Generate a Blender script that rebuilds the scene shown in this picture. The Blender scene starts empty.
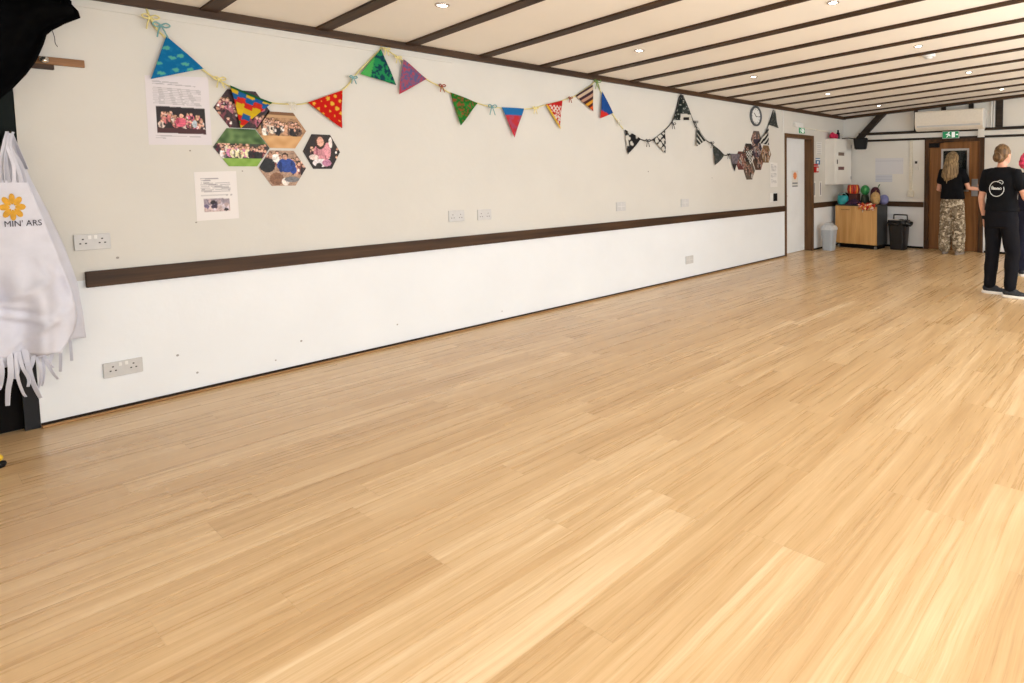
import bpy, bmesh, math, random
from mathutils import Vector, Matrix, Quaternion, noise
random.seed(7)
COL = bpy.context.scene.collection
SC = bpy.context.scene
PI = math.pi

# ------------------------------------------------------------------ materials
def lin(c):
    return tuple(((v/255.)/12.92 if v/255. <= .04045 else ((v/255.+.055)/1.055)**2.4) for v in c)

def mat(name, rgb, rough=.6, metal=0., spec=.4, var=.06, scale=30., bump=0., emit=None, estr=1., trans=None, stretch=None):
    m = bpy.data.materials.new(name); m.use_nodes = True
    nt = m.node_tree; N = nt.nodes; L = nt.links
    b = N['Principled BSDF']
    c = lin(rgb)
    b.inputs['Roughness'].default_value = rough
    b.inputs['Metallic'].default_value = metal
    b.inputs['Specular IOR Level'].default_value = spec
    tc = N.new('ShaderNodeTexCoord'); no = N.new('ShaderNodeTexNoise')
    no.inputs['Scale'].default_value = scale; no.inputs['Detail'].default_value = 4
    if stretch:
        mp = N.new('ShaderNodeMapping'); mp.inputs['Scale'].default_value = stretch
        L.new(tc.outputs['Object'], mp.inputs[0]); L.new(mp.outputs[0], no.inputs['Vector'])
    else:
        L.new(tc.outputs['Object'], no.inputs['Vector'])
    rp = N.new('ShaderNodeValToRGB')
    rp.color_ramp.elements[0].position = .3; rp.color_ramp.elements[1].position = .7
    rp.color_ramp.elements[0].color = tuple(max(0, v*(1-var*2)) for v in c)+(1,)
    rp.color_ramp.elements[1].color = tuple(min(1, v*(1+var)) for v in c)+(1,)
    L.new(no.outputs['Fac'], rp.inputs['Fac']); L.new(rp.outputs[0], b.inputs['Base Color'])
    if bump:
        bp = N.new('ShaderNodeBump'); bp.inputs['Strength'].default_value = bump; bp.inputs['Distance'].default_value = .01
        L.new(no.outputs['Fac'], bp.inputs['Height']); L.new(bp.outputs[0], b.inputs['Normal'])
    if emit:
        b.inputs['Emission Color'].default_value = lin(emit)+(1,); b.inputs['Emission Strength'].default_value = estr
    return m

def mat_attr(name, rough=.6, spec=.3):
    m = bpy.data.materials.new(name); m.use_nodes = True
    nt = m.node_tree; b = nt.nodes['Principled BSDF']
    a = nt.nodes.new('ShaderNodeVertexColor'); a.layer_name = 'Col'
    nt.links.new(a.outputs['Color'], b.inputs['Base Color'])
    b.inputs['Roughness'].default_value = rough; b.inputs['Specular IOR Level'].default_value = spec
    return m

def mth(nt, op, a, b=None, c=None):
    n = nt.nodes.new('ShaderNodeMath'); n.operation = op
    for i, v in enumerate((a, b, c)):
        if v is None: continue
        if isinstance(v, (int, float)): n.inputs[i].default_value = v
        else: nt.links.new(v, n.inputs[i])
    return n.outputs[0]

def floor_material():
    m = bpy.data.materials.new('oak_plank_floor'); m.use_nodes = True
    nt = m.node_tree; N = nt.nodes; L = nt.links; b = N['Principled BSDF']
    tc = N.new('ShaderNodeTexCoord'); sp = N.new('ShaderNodeSeparateXYZ'); L.new(tc.outputs['Object'], sp.inputs[0])
    X, Y = sp.outputs[0], sp.outputs[1]
    u = mth(nt, 'DIVIDE', mth(nt, 'SUBTRACT', X, 3.266-1.83), .183)
    row = mth(nt, 'FLOOR', u); fu = mth(nt, 'SUBTRACT', u, row)
    w1 = N.new('ShaderNodeTexWhiteNoise'); w1.noise_dimensions = '1D'; L.new(row, w1.inputs['W'])
    v = mth(nt, 'ADD', mth(nt, 'DIVIDE', Y, 1.22), mth(nt, 'MULTIPLY', w1.outputs['Value'], 9.37))
    col = mth(nt, 'FLOOR', v); fv = mth(nt, 'SUBTRACT', v, col)
    cb = N.new('ShaderNodeCombineXYZ'); L.new(row, cb.inputs[0]); L.new(col, cb.inputs[1])
    w2 = N.new('ShaderNodeTexWhiteNoise'); w2.noise_dimensions = '2D'; L.new(cb.outputs[0], w2.inputs['Vector'])
    pid = w2.outputs['Value']
    # warp so the grain wanders along a plank
    wn = N.new('ShaderNodeTexNoise'); wn.inputs['Scale'].default_value = 1.; wn.inputs['Detail'].default_value = 2
    c0 = N.new('ShaderNodeCombineXYZ'); L.new(mth(nt, 'MULTIPLY', X, 3.5), c0.inputs[0]); L.new(mth(nt, 'MULTIPLY', Y, 2.2), c0.inputs[1]); L.new(mth(nt, 'MULTIPLY', pid, 31), c0.inputs[2])
    L.new(c0.outputs[0], wn.inputs['Vector'])
    xw = mth(nt, 'ADD', X, mth(nt, 'MULTIPLY', mth(nt, 'SUBTRACT', wn.outputs['Fac'], .5), .03))
    def grain(sx, sy, det, ro):
        cc = N.new('ShaderNodeCombineXYZ')
        L.new(mth(nt, 'MULTIPLY', xw, sx), cc.inputs[0]); L.new(mth(nt, 'MULTIPLY', Y, sy), cc.inputs[1]); L.new(mth(nt, 'MULTIPLY', pid, 57), cc.inputs[2])
        n = N.new('ShaderNodeTexNoise'); n.inputs['Scale'].default_value = 1.; n.inputs['Detail'].default_value = det; n.inputs['Roughness'].default_value = ro
        L.new(cc.outputs[0], n.inputs['Vector']); return n.outputs['Fac']
    g1 = grain(38, 1.0, 6, .64); g2 = grain(130, 3.2, 3, .65); g3 = grain(15, .75, 3, .55)
    g = mth(nt, 'ADD', mth(nt, 'ADD', mth(nt, 'MULTIPLY', g1, .42), mth(nt, 'MULTIPLY', g2, .22)), mth(nt, 'MULTIPLY', g3, .36))
    g = mth(nt, 'ADD', g, mth(nt, 'MULTIPLY', mth(nt, 'SUBTRACT', pid, .5), .12))
    rp = N.new('ShaderNodeValToRGB'); cr = rp.color_ramp
    cr.elements[0].position = .30; cr.elements[0].color = lin(FL[0])+(1,)
    cr.elements[1].position = .68; cr.elements[1].color = lin(FL[3])+(1,)
    e = cr.elements.new(.43); e.color = lin(FL[1])+(1,)
    e = cr.elements.new(.54); e.color = lin(FL[2])+(1,)
    L.new(g, rp.inputs['Fac'])
    s1 = mth(nt, 'LESS_THAN', fu, .012); s2 = mth(nt, 'LESS_THAN', fv, .0022)
    seam = mth(nt, 'MULTIPLY', mth(nt, 'MAXIMUM', s1, s2), .16)
    mx = N.new('ShaderNodeMix'); mx.data_type = 'RGBA'
    L.new(seam, mx.inputs['Factor']); L.new(rp.outputs[0], mx.inputs['A']); mx.inputs['B'].default_value = lin((120, 82, 45))+(1,)
    L.new(mx.outputs['Result'], b.inputs['Base Color'])
    b.inputs['Roughness'].default_value = .36; b.inputs['Specular IOR Level'].default_value = .5
    L.new(mth(nt, 'ADD', mth(nt, 'MULTIPLY', g1, .22), .18), b.inputs['Roughness'])
    bp = N.new('ShaderNodeBump'); bp.inputs['Strength'].default_value = .06; bp.inputs['Distance'].default_value = .004
    L.new(g2, bp.inputs['Height']); L.new(bp.outputs[0], b.inputs['Normal'])
    return m

def wall_material(name, rgb_up, rgb_low, split, spots=()):
    m = bpy.data.materials.new(name); m.use_nodes = True
    nt = m.node_tree; N = nt.nodes; L = nt.links; b = N['Principled BSDF']
    tc = N.new('ShaderNodeTexCoord'); sp = N.new('ShaderNodeSeparateXYZ'); L.new(tc.outputs['Object'], sp.inputs[0])
    f = mth(nt, 'GREATER_THAN', sp.outputs[2], split)
    mx = N.new('ShaderNodeMix'); mx.data_type = 'RGBA'
    mx.inputs['A'].default_value = lin(rgb_low)+(1,); mx.inputs['B'].default_value = lin(rgb_up)+(1,)
    L.new(f, mx.inputs['Factor'])
    no = N.new('ShaderNodeTexNoise'); no.inputs['Scale'].default_value = 2.3; no.inputs['Detail'].default_value = 6
    L.new(tc.outputs['Object'], no.inputs['Vector'])
    k = mth(nt, 'ADD', mth(nt, 'MULTIPLY', no.outputs['Fac'], .10), .95)
    mu = N.new('ShaderNodeVectorMath'); mu.operation = 'SCALE'; L.new(mx.outputs['Result'], mu.inputs[0]); L.new(k, mu.inputs['Scale'])
    out = mu.outputs[0]
    for (sy, sz, r) in spots:           # screw holes and chips in the plaster
        d = N.new('ShaderNodeVectorMath'); d.operation = 'DISTANCE'
        c2 = N.new('ShaderNodeCombineXYZ'); L.new(sp.outputs[1], c2.inputs[1]); L.new(sp.outputs[2], c2.inputs[2])
        L.new(c2.outputs[0], d.inputs[0]); d.inputs[1].default_value = (0, sy, sz)
        s = mth(nt, 'MULTIPLY', mth(nt, 'LESS_THAN', d.outputs['Value'], r*.7), .65)
        q = N.new('ShaderNodeMix'); q.data_type = 'RGBA'; L.new(s, q.inputs['Factor']); L.new(out, q.inputs['A']); q.inputs['B'].default_value = (.12, .10, .08, 1)
        out = q.outputs['Result']
    L.new(out, b.inputs['Base Color'])
    b.inputs['Roughness'].default_value = .75; b.inputs['Specular IOR Level'].default_value = .2
    n2 = N.new('ShaderNodeTexNoise'); n2.inputs['Scale'].default_value = 14; n2.inputs['Detail'].default_value = 5; L.new(tc.outputs['Object'], n2.inputs['Vector'])
    bp = N.new('ShaderNodeBump'); bp.inputs['Strength'].default_value = .18; bp.inputs['Distance'].default_value = .01
    L.new(n2.outputs['Fac'], bp.inputs['Height']); L.new(bp.outputs[0], b.inputs['Normal'])
    return m

def wood_material(name, dark, light, rough=.5, axis=1, sc=1.):
    m = bpy.data.materials.new(name); m.use_nodes = True
    nt = m.node_tree; N = nt.nodes; L = nt.links; b = N['Principled BSDF']
    tc = N.new('ShaderNodeTexCoord'); mp = N.new('ShaderNodeMapping')
    s = [28*sc]*3; s[axis] = 1.6*sc; mp.inputs['Scale'].default_value = s
    L.new(tc.outputs['Object'], mp.inputs[0])
    no = N.new('ShaderNodeTexNoise'); no.inputs['Scale'].default_value = 1; no.inputs['Detail'].default_value = 5; no.inputs['Distortion'].default_value = .4
    L.new(mp.outputs[0], no.inputs['Vector'])
    rp = N.new('ShaderNodeValToRGB'); rp.color_ramp.elements[0].position = .3; rp.color_ramp.elements[1].position = .72
    rp.color_ramp.elements[0].color = lin(dark)+(1,); rp.color_ramp.elements[1].color = lin(light)+(1,)
    L.new(no.outputs['Fac'], rp.inputs['Fac']); L.new(rp.outputs[0], b.inputs['Base Color'])
    b.inputs['Roughness'].default_value = rough; b.inputs['Specular IOR Level'].default_value = .3
    return m

def camo_material():
    m = bpy.data.materials.new('camo_cotton'); m.use_nodes = True
    nt = m.node_tree; N = nt.nodes; L = nt.links; b = N['Principled BSDF']
    tc = N.new('ShaderNodeTexCoord')
    def nz(s, off):
        mp = N.new('ShaderNodeMapping'); mp.inputs['Location'].default_value = (off, off*2, off*.7); mp.inputs['Scale'].default_value = (1, 1, 1.3)
        L.new(tc.outputs['Object'], mp.inputs[0])
        n = N.new('ShaderNodeTexNoise'); n.inputs['Scale'].default_value = s; n.inputs['Detail'].default_value = 3; n.inputs['Roughness'].default_value = .6
        L.new(mp.outputs[0], n.inputs['Vector']); return n.outputs['Fac']
    col = None
    for i, (rgb, s, th) in enumerate([((114, 101, 84), 15, .50), ((208, 198, 178), 19, .56), ((84, 75, 64), 24, .63)]):
        q = N.new('ShaderNodeMix'); q.data_type = 'RGBA'
        L.new(mth(nt, 'GREATER_THAN', nz(s, i*3.7), th), q.inputs['Factor'])
        if col is None: q.inputs['A'].default_value = lin((150, 138, 118))+(1,)
        else: L.new(col, q.inputs['A'])
        q.inputs['B'].default_value = lin(rgb)+(1,); col = q.outputs['Result']
    L.new(col, b.inputs['Base Color']); b.inputs['Roughness'].default_value = .9; b.inputs['Specular IOR Level'].default_value = .1
    return m

def hair_material(name, dark, light):
    return wood_material(name, dark, light, .45, 2, 2.2)

FL = [(174, 138, 95), (195, 160, 115), (209, 176, 132), (230, 203, 164)]
M = {}
M['floor'] = floor_material()
SPOTS = [(1.155, 1.56, .007), (1.413, 1.43, .006), (1.162, 1.10, .007), (1.032, .262, .010), (1.120, .125, .009), (1.536, .096, .007), (1.693, .197, .010),
         (.80, .915, .010), (5.30, 1.42, .012), (6.55, 1.33, .010), (2.357, .175, .009), (3.30, .10, .008)]
M['wall_left'] = wall_material('plaster_left', (211, 209, 203), (231, 235, 239), .80, SPOTS)
M['wall'] = wall_material('plaster', (226, 225, 220), (231, 233, 236), .80)
M['ceiling'] = mat('ceiling_paint', (243, 240, 233), .8, spec=.2, var=.015, scale=1.5)
M['beam'] = wood_material('dark_stained_timber', (44, 29, 16), (74, 51, 30), .6, 0)
M['beam_y'] = wood_material('dark_stained_timber_along', (46, 30, 17), (80, 55, 33), .55, 1)
M['beam_v'] = wood_material('dark_stained_timber_upright', (50, 33, 18), (88, 60, 36), .55, 2)
M['skirt'] = mat('dark_skirting', (44, 34, 28), .7, spec=.1)
M['jamb'] = wood_material('brown_jamb', (78, 54, 32), (110, 78, 48), .5, 2)
M['blackbeam'] = wood_material('blackened_timber', (30, 24, 20), (58, 48, 40), .6, 0)
M['white_gloss'] = mat('white_paint', (232, 231, 226), .4, var=.02, scale=5)
M['door_white'] = mat('door_white_paint', (236, 239, 241), .45, var=.02, scale=4)
M['door_brown'] = wood_material('brown_veneer', (108, 70, 36), (146, 100, 56), .4, 2, .7)
M['plastic_white'] = mat('white_plastic', (226, 226, 224), .4, var=.015)
M['plastic_grey'] = mat('socket_grey', (200, 200, 200), .45, var=.02)
M['dark'] = mat('dark_slot', (40, 38, 38), .5)
M['black'] = mat('black_plastic', (14, 14, 16), .5, spec=.2, var=.1)
M['black_cloth'] = mat('black_cloth', (9, 9, 10), .95, spec=.05, var=.2, scale=20, bump=.2)
M['dark_green'] = mat('dark_green_paint', (11, 21, 19), .7, spec=.2, var=.1, scale=4)
M['near_black'] = mat('black_brown_panel', (13, 10, 9), .8, spec=.15, var=.15, scale=6)
M['navy_black'] = mat('navy_black_paint', (9, 10, 17), .6, var=.1)
M['attr'] = mat_attr('printed_paper', .55)
M['cloth_attr'] = mat_attr('printed_felt', .9, .1)
M['paper'] = mat('paper', (226, 224, 226), .6, var=.01)
M['cream_cord'] = mat('cream_ribbon', (226, 214, 150), .8, var=.1)
M['white_cord'] = mat('white_cord', (226, 222, 208), .8, var=.05)
M['dark_cord'] = mat('charcoal_cord', (58, 58, 60), .8, var=.1)
M['teal_ribbon'] = mat('teal_ribbon', (120, 168, 172), .7)
M['red_ribbon'] = mat('brick_ribbon', (150, 74, 58), .7)
M['green_ribbon'] = mat('green_ribbon', (110, 150, 80), .7)
M['oak'] = wood_material('pale_oak', (142, 102, 62), (176, 136, 90), .5, 1)
M['rail_wood'] = wood_material('rail_wood', (122, 82, 48), (168, 124, 80), .5, 1)
M['beech'] = wood_material('beech_veneer', (196, 148, 88), (222, 178, 118), .45, 2, .6)
M['charcoal'] = mat('charcoal_laminate', (58, 60, 62), .5, var=.05)
M['bin_grey'] = mat('blue_grey_plastic', (176, 184, 192), .4, var=.02)
M['bin_black'] = mat('black_bin_plastic', (20, 20, 22), .35, var=.1)
M['bag'] = mat('bin_liner', (16, 16, 18), .25, var=.2, scale=60, bump=.8)
M['steel'] = mat('brushed_steel', (190, 190, 190), .35, metal=.9, var=.05)
M['chrome'] = mat('pale_metal', (214, 208, 200), .2, metal=.9)
M['green_sign'] = mat('exit_green', (20, 128, 82), .4, emit=(20, 150, 95), estr=.35)
M['sign_white'] = mat('sign_white', (240, 245, 240), .4, emit=(255, 255, 255), estr=.5)
M['red'] = mat('red_plastic', (196, 38, 34), .4)
M['lamp'] = mat('lamp_glow', (255, 250, 240), .4, emit=(255, 246, 230), estr=30.)
M['apron'] = mat('white_cotton', (218, 219, 231), .9, spec=.1, var=.03, scale=12, bump=.15)
M['apron2'] = mat('white_cotton_back', (208, 209, 220), .9, spec=.1, var=.03, scale=12, bump=.15)
M['gold'] = mat('gold_print', (222, 166, 52), .7, var=.12, scale=40)
M['ink'] = mat('navy_ink', (46, 46, 66), .7)
M['glass'] = None
M['skin'] = mat('skin', (214, 160, 136), .55, var=.05, scale=25)
M['tee'] = mat('black_cotton', (17, 18, 22), .9, spec=.15, var=.12, scale=14, bump=.25)
M['trouser_black'] = mat('black_jersey', (20, 20, 25), .9, spec=.15, var=.12, scale=12, bump=.25)
M['navy'] = mat('navy_cotton', (34, 36, 54), .9, spec=.15, var=.1)
M['camo'] = camo_material()
M['hair_blonde'] = hair_material('blonde_hair', (76, 58, 40), (176, 150, 110))
M['hair_bun'] = hair_material('brown_blonde_hair', (56, 40, 26), (136, 104, 68))
M['hair_pink'] = mat('pink_hair', (232, 70, 110), .6, var=.25, scale=22, bump=.6)
M['shoe_grey'] = mat('dark_grey_knit', (52, 54, 60), .8, var=.2, scale=60)
M['shoe_pale'] = mat('pale_grey_knit', (150, 142, 134), .8, var=.1, scale=60)
M['sole'] = mat('white_rubber', (236, 234, 230), .6, var=.02)
M['eye'] = mat('eye_white', (235, 232, 228), .3)
M['lip'] = mat('lip', (176, 96, 92), .5)
M['logo'] = mat('white_print', (214, 220, 220), .7)

# ------------------------------------------------------------------ mesh helpers
def mobj(name, V, F, m, parent=None, smooth=False):
    me = bpy.data.meshes.new(name); me.from_pydata([tuple(v) for v in V], [], F); me.update()
    o = bpy.data.objects.new(name, me); COL.objects.link(o)
    if m: me.materials.append(m)
    if smooth:
        me.polygons.foreach_set('use_smooth', [True]*len(me.polygons))
    if parent: o.parent = parent
    return o

def bmobj(name, bm, m, parent=None, smooth=False):
    bmesh.ops.recalc_face_normals(bm, faces=bm.faces)
    me = bpy.data.meshes.new(name); bm.to_mesh(me); bm.free()
    o = bpy.data.objects.new(name, me); COL.objects.link(o)
    if m: me.materials.append(m)
    if smooth: me.polygons.foreach_set('use_smooth', [True]*len(me.polygons))
    if parent: o.parent = parent
    return o

def add_box(bm, x0, x1, y0, y1, z0, z1, bev=0., seg=2):
    r = bmesh.ops.create_cube(bm, size=1)
    for v in r['verts']:
        v.co = Vector((x0+(v.co.x+.5)*(x1-x0), y0+(v.co.y+.5)*(y1-y0), z0+(v.co.z+.5)*(z1-z0)))
    if bev > 0:
        es = {e for v in r['verts'] for e in v.link_edges}
        bmesh.ops.bevel(bm, geom=list(es), offset=bev, segments=seg, affect='EDGES', profile=.5)

def box(name, x0, x1, y0, y1, z0, z1, m, parent=None, bev=0., seg=2):
    bm = bmesh.new(); add_box(bm, x0, x1, y0, y1, z0, z1, bev, seg)
    return bmobj(name, bm, m, parent)

def boxes(name, L, m, parent=None, bev=0.):
    bm = bmesh.new()
    for b in L: add_box(bm, *b, bev)
    return bmobj(name, bm, m, parent)

def tube_geo(P, R, seg=10, ref=None, caps=True):
    """closed tube along P; R: radius or (ra, rb) per point (ra along ref)."""
    P = [Vector(p) for p in P]; n = len(P)
    T = []
    for i in range(n):
        d = (P[min(i+1, n-1)]-P[max(i-1, 0)]); T.append(d.normalized() if d.length > 1e-9 else Vector((0, 0, 1)))
    a = Vector(ref) if ref else (Vector((1, 0, 0)) if abs(T[0].x) < .8 else Vector((0, 1, 0)))
    V = []; F = []
    if not isinstance(R, (list, tuple)): R = [R]*n
    rings = []
    def ring(c, t, ra, rb):
        nonlocal a
        a = (a - t*a.dot(t)); a.normalize(); b = t.cross(a)
        s = len(V)
        for k in range(seg):
            th = 2*PI*k/seg; V.append(c + a*(math.cos(th)*ra) + b*(math.sin(th)*rb))
        rings.append(s)
    for i in range(n):
        r = R[i]; ra, rb = r if isinstance(r, (tuple, list)) else (r, r)
        if i == 0 and caps:
            for f, q in ((.85, .5), (.5, .86)):
                ring(P[0]-T[0]*(min(ra, rb)*f), T[0], ra*q, rb*q)
        ring(P[i], T[i], ra, rb)
        if i == n-1 and caps:
            for f, q in ((.5, .86), (.85, .5)):
                ring(P[i]+T[i]*(min(ra, rb)*f), T[i], ra*q, rb*q)
    for s, e in zip(rings[:-1], rings[1:]):
        for k in range(seg):
            k2 = (k+1) % seg; F.append((s+k, s+k2, e+k2, e+k))
    F.append(tuple(reversed(range(rings[0], rings[0]+seg)))); F.append(tuple(range(rings[-1], rings[-1]+seg)))
    return V, F

def merge(geos):
    V = []; F = []
    for v, f in geos:
        o = len(V); V += list(v); F += [tuple(i+o for i in q) for q in f]
    return V, F

def tube(name, P, R, m, parent=None, seg=8, ref=None):
    V, F = tube_geo(P, R, seg, ref); return mobj(name, V, F, m, parent, True)

def smooth_path(P, n=8):
    """Catmull-Rom through P"""
    P = [Vector(p) for p in P]; out = []
    for i in range(len(P)-1):
        p0 = P[max(i-1, 0)]; p1 = P[i]; p2 = P[i+1]; p3 = P[min(i+2, len(P)-1)]
        for k in range(n):
            t = k/n
            out.append(.5*((2*p1)+(-p0+p2)*t+(2*p0-5*p1+4*p2-p3)*t*t+(-p0+3*p1-3*p2+p3)*t**3))
    out.append(P[-1]); return out

def lathe_geo(prof, seg=28, c=(0, 0, 0), ring=False):
    V = []; F = []
    if ring: prof = list(prof)+[prof[0]]
    n = len(prof)
    for r, z in prof:
        for k in range(seg):
            th = 2*PI*k/seg; V.append(Vector((c[0]+r*math.cos(th), c[1]+r*math.sin(th), c[2]+z)))
    for i in range(n-1):
        for k in range(seg):
            k2 = (k+1) % seg; F.append((i*seg+k, i*seg+k2, (i+1)*seg+k2, (i+1)*seg+k))
    if not ring: F.append(tuple(reversed(range(seg)))); F.append(tuple(range((n-1)*seg, n*seg)))
    return V, F

def lathe(name, prof, m, parent=None, seg=28, c=(0, 0, 0), smooth=True, ring=False):
    V, F = lathe_geo(prof, seg, c, ring); return mobj(name, V, F, m, parent, smooth)

def ell_geo(c, r, seg=20, rings=14, rot=None):
    V = []; F = []
    for i in range(rings+1):
        ph = PI*i/rings
        for k in range(seg):
            th = 2*PI*k/seg
            v = Vector((r[0]*math.sin(ph)*math.cos(th), r[1]*math.sin(ph)*math.sin(th), r[2]*math.cos(ph)))
            if rot: v = rot @ v
            V.append(v+Vector(c))
    for i in range(rings):
        for k in range(seg):
            k2 = (k+1) % seg; F.append((i*seg+k, (i+1)*seg+k, (i+1)*seg+k2, i*seg+k2))
    return V, F

def loft_geo(rings, seg=24, power=2.4):
    """rings: (cx, cy, z, rx, ry)"""
    V = []; F = []
    for cx, cy, z, rx, ry in rings:
        for k in range(seg):
            th = 2*PI*k/seg; c, s = math.cos(th), math.sin(th)
            V.append(Vector((cx+rx*math.copysign(abs(c)**(2/power), c), cy+ry*math.copysign(abs(s)**(2/power), s), z)))
    n = len(rings)
    for i in range(n-1):
        for k in range(seg):
            k2 = (k+1) % seg; F.append((i*seg+k, i*seg+k2, (i+1)*seg+k2, (i+1)*seg+k))
    F.append(tuple(reversed(range(seg)))); F.append(tuple(range((n-1)*seg, n*seg)))
    return V, F

def remesh(name, geos, voxel, m, parent=None, it=6, wob=0., ws=9., fold=None):
    V, F = merge(geos)
    bm = bmesh.new(); vs = [bm.verts.new(v) for v in V]
    for f in F:
        try: bm.faces.new([vs[i] for i in f])
        except ValueError: pass
    bmesh.ops.remove_doubles(bm, verts=bm.verts, dist=1e-5)
    bmesh.ops.recalc_face_normals(bm, faces=bm.faces)
    me = bpy.data.meshes.new('tmp'); bm.to_mesh(me); bm.free()
    t = bpy.data.objects.new('tmp', me); COL.objects.link(t)
    rm = t.modifiers.new('r', 'REMESH'); rm.mode = 'VOXEL'; rm.voxel_size = voxel; rm.use_smooth_shade = True
    if it:
        sm = t.modifiers.new('s', 'SMOOTH'); sm.iterations = it; sm.factor = .5
    dg = bpy.context.evaluated_depsgraph_get(); dg.update()
    out = bpy.data.meshes.new_from_object(t.evaluated_get(dg))
    bpy.data.objects.remove(t); bpy.data.meshes.remove(me)
    if wob or fold:
        nn = [v.normal.copy() for v in out.vertices]
        for v, n in zip(out.vertices, nn):
            if wob: v.co += n*(noise.noise(v.co*ws)*wob)
            if fold: v.co += n*fold(v.co)
    out.name = name
    o = bpy.data.objects.new(name, out); COL.objects.link(o)
    out.materials.clear(); out.materials.append(m)
    out.polygons.foreach_set('use_smooth', [True]*len(out.polygons))
    if parent: o.parent = parent
    return o

def tag(o, label, cat, group=None, kind=None):
    o['label'] = label
    if cat: o['category'] = cat
    if group: o['group'] = group
    if kind: o['kind'] = kind
    return o

def thing(name, label, cat, loc=(0, 0, 0), rz=0., group=None):
    o = bpy.data.objects.new(name, None); COL.objects.link(o); o.empty_display_size = .05
    o.location = loc; o.rotation_euler = (0, 0, rz)
    return tag(o, label, cat, group)

def st(o):
    o['kind'] = 'structure'; return o

def reloc(root):
    """children were modelled in world space: shift them under a root that stands elsewhere"""
    bpy.context.view_layer.update()
    inv = root.matrix_world.inverted()
    for c in root.children: c.matrix_parent_inverse = inv

# coloured flat pictures: polygon fan, subdivided, per-vertex colour
def pic(name, poly, pos, colf, n, m, parent=None, thick=.004, warp=None):
    """poly: 2-D points; pos(u,v)->Vector ; colf(u,v)->sRGB"""
    cx = sum(p[0] for p in poly)/len(poly); cy = sum(p[1] for p in poly)/len(poly)
    key = {}; V2 = []; F = []
    def vid(x, y):
        k = (round(x, 5), round(y, 5))
        if k not in key: key[k] = len(V2); V2.append((x, y))
        return key[k]
    def tri(A, B, C):
        def at(i, j): 
            a = i/n; b = j/n
            return vid(A[0]+(B[0]-A[0])*a+(C[0]-A[0])*b, A[1]+(B[1]-A[1])*a+(C[1]-A[1])*b)
        for i in range(n):
            for j in range(n-i):
                F.append((at(i, j), at(i+1, j), at(i, j+1)))
                if i+j < n-1: F.append((at(i+1, j), at(i+1, j+1), at(i, j+1)))
    if len(poly) == 3: tri(*poly)
    else:
        for a in range(len(poly)): tri((cx, cy), poly[a], poly[(a+1) % len(poly)])
    V = [pos(x, y) for x, y in V2]
    if warp: V = [v+warp(x, y) for v, (x, y) in zip(V, V2)]
    o = mobj(name, V, F, m, parent)
    at = o.data.color_attributes.new('Col', 'FLOAT_COLOR', 'POINT')
    buf = []
    for x, y in V2: buf += list(lin(colf(x, y)))+[1.]
    at.data.foreach_set('color', buf)
    if thick:
        s = o.modifiers.new('thickness', 'SOLIDIFY'); s.thickness = thick; s.offset = 0
    return o

def onwall(x): return lambda u, v: Vector((x, u, v))
def onback(y): return lambda u, v: Vector((u, y, v))
def mixc(a, b, t): return tuple(a[i]+(b[i]-a[i])*t for i in range(3))
def nz(x, y, s, o=0.): return noise.noise(Vector((x*s+o, y*s-o*.7, o*1.3)))
def cell(x, y, s, o=0.): return noise.cell(Vector((x*s+o, y*s+o*.37, o)))

def text_geo(s, size):
    cu = bpy.data.curves.new('t', 'FONT'); cu.body = s; cu.size = size; cu.align_x = 'LEFT'; cu.resolution_u = 3
    o = bpy.data.objects.new('t', cu); COL.objects.link(o)
    dg = bpy.context.evaluated_depsgraph_get(); dg.update()
    me = bpy.data.meshes.new_from_object(o.evaluated_get(dg))
    V = [v.co.copy() for v in me.vertices]; F = [tuple(p.vertices) for p in me.polygons]
    bpy.data.objects.remove(o); bpy.data.meshes.remove(me); return V, F

# ------------------------------------------------------------------ room
XR, YB, YF = 7.7, 10.713, -1.9
CZ, CS = 2.463, .058
def cz(x): return CZ+CS*x

st(box('floor', -.25, XR+.2, YF-.2, YB+.2, -.1, 0, M['floor']))
# left wall in one piece with its two door openings
bm = bmesh.new()
for y0, y1, z0, z1 in ((YF, -.95, 0, 2.55), (-.95, .457, 2.30, 2.55), (.457, 8.49, 0, 2.55), (8.49, 9.47, 2.045, 2.55), (9.47, YB+.15, 0, 2.55)):
    add_box(bm, -.2, 0, y0, y1, z0, z1)
st(bmobj('wall_left', bm, M['wall_left']))
bm = bmesh.new()
for x0, x1, z0, z1 in ((0, 1.61, 0, 3.0), (1.61, 2.64, 1.975, 3.0), (2.64, XR, 0, 3.0)):
    add_box(bm, x0, x1, YB, YB+.15, z0, z1)
st(bmobj('wall_back', bm, M['wall']))
WIN = [(.2, 2.2), (3.0, 5.0), (5.8, 7.8)]
bm = bmesh.new()
ys = YF
for a, b in WIN:
    add_box(bm, XR, XR+.2, ys, a, 0, 3.0); add_box(bm, XR, XR+.2, a, b, 0, .85); add_box(bm, XR, XR+.2, a, b, 2.25, 3.0); ys = b
add_box(bm, XR, XR+.2, ys, YB+.15, 0, 3.0)
st(bmobj('wall_right', bm, M['wall']))
FW = (2.6, 6.4)
bm = bmesh.new()
add_box(bm, -.2, FW[0], YF-.2, YF, 0, 3.0); add_box(bm, FW[1], XR+.2, YF-.2, YF, 0, 3.0); add_box(bm, FW[0], FW[1], YF-.2, YF, 2.2, 3.0)
st(bmobj('wall_front', bm, M['wall']))
V = []
for x in (-.25, XR+.25):
    for y in (YF-.25, YB+.2):
        V += [(x, y, cz(x)), (x, y, cz(x)+.12)]
st(mobj('ceiling', V, [(0, 4, 6, 2), (1, 3, 7, 5), (0, 1, 5, 4), (2, 6, 7, 3), (0, 2, 3, 1), (4, 5, 7, 6)], M['ceiling']))

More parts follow.
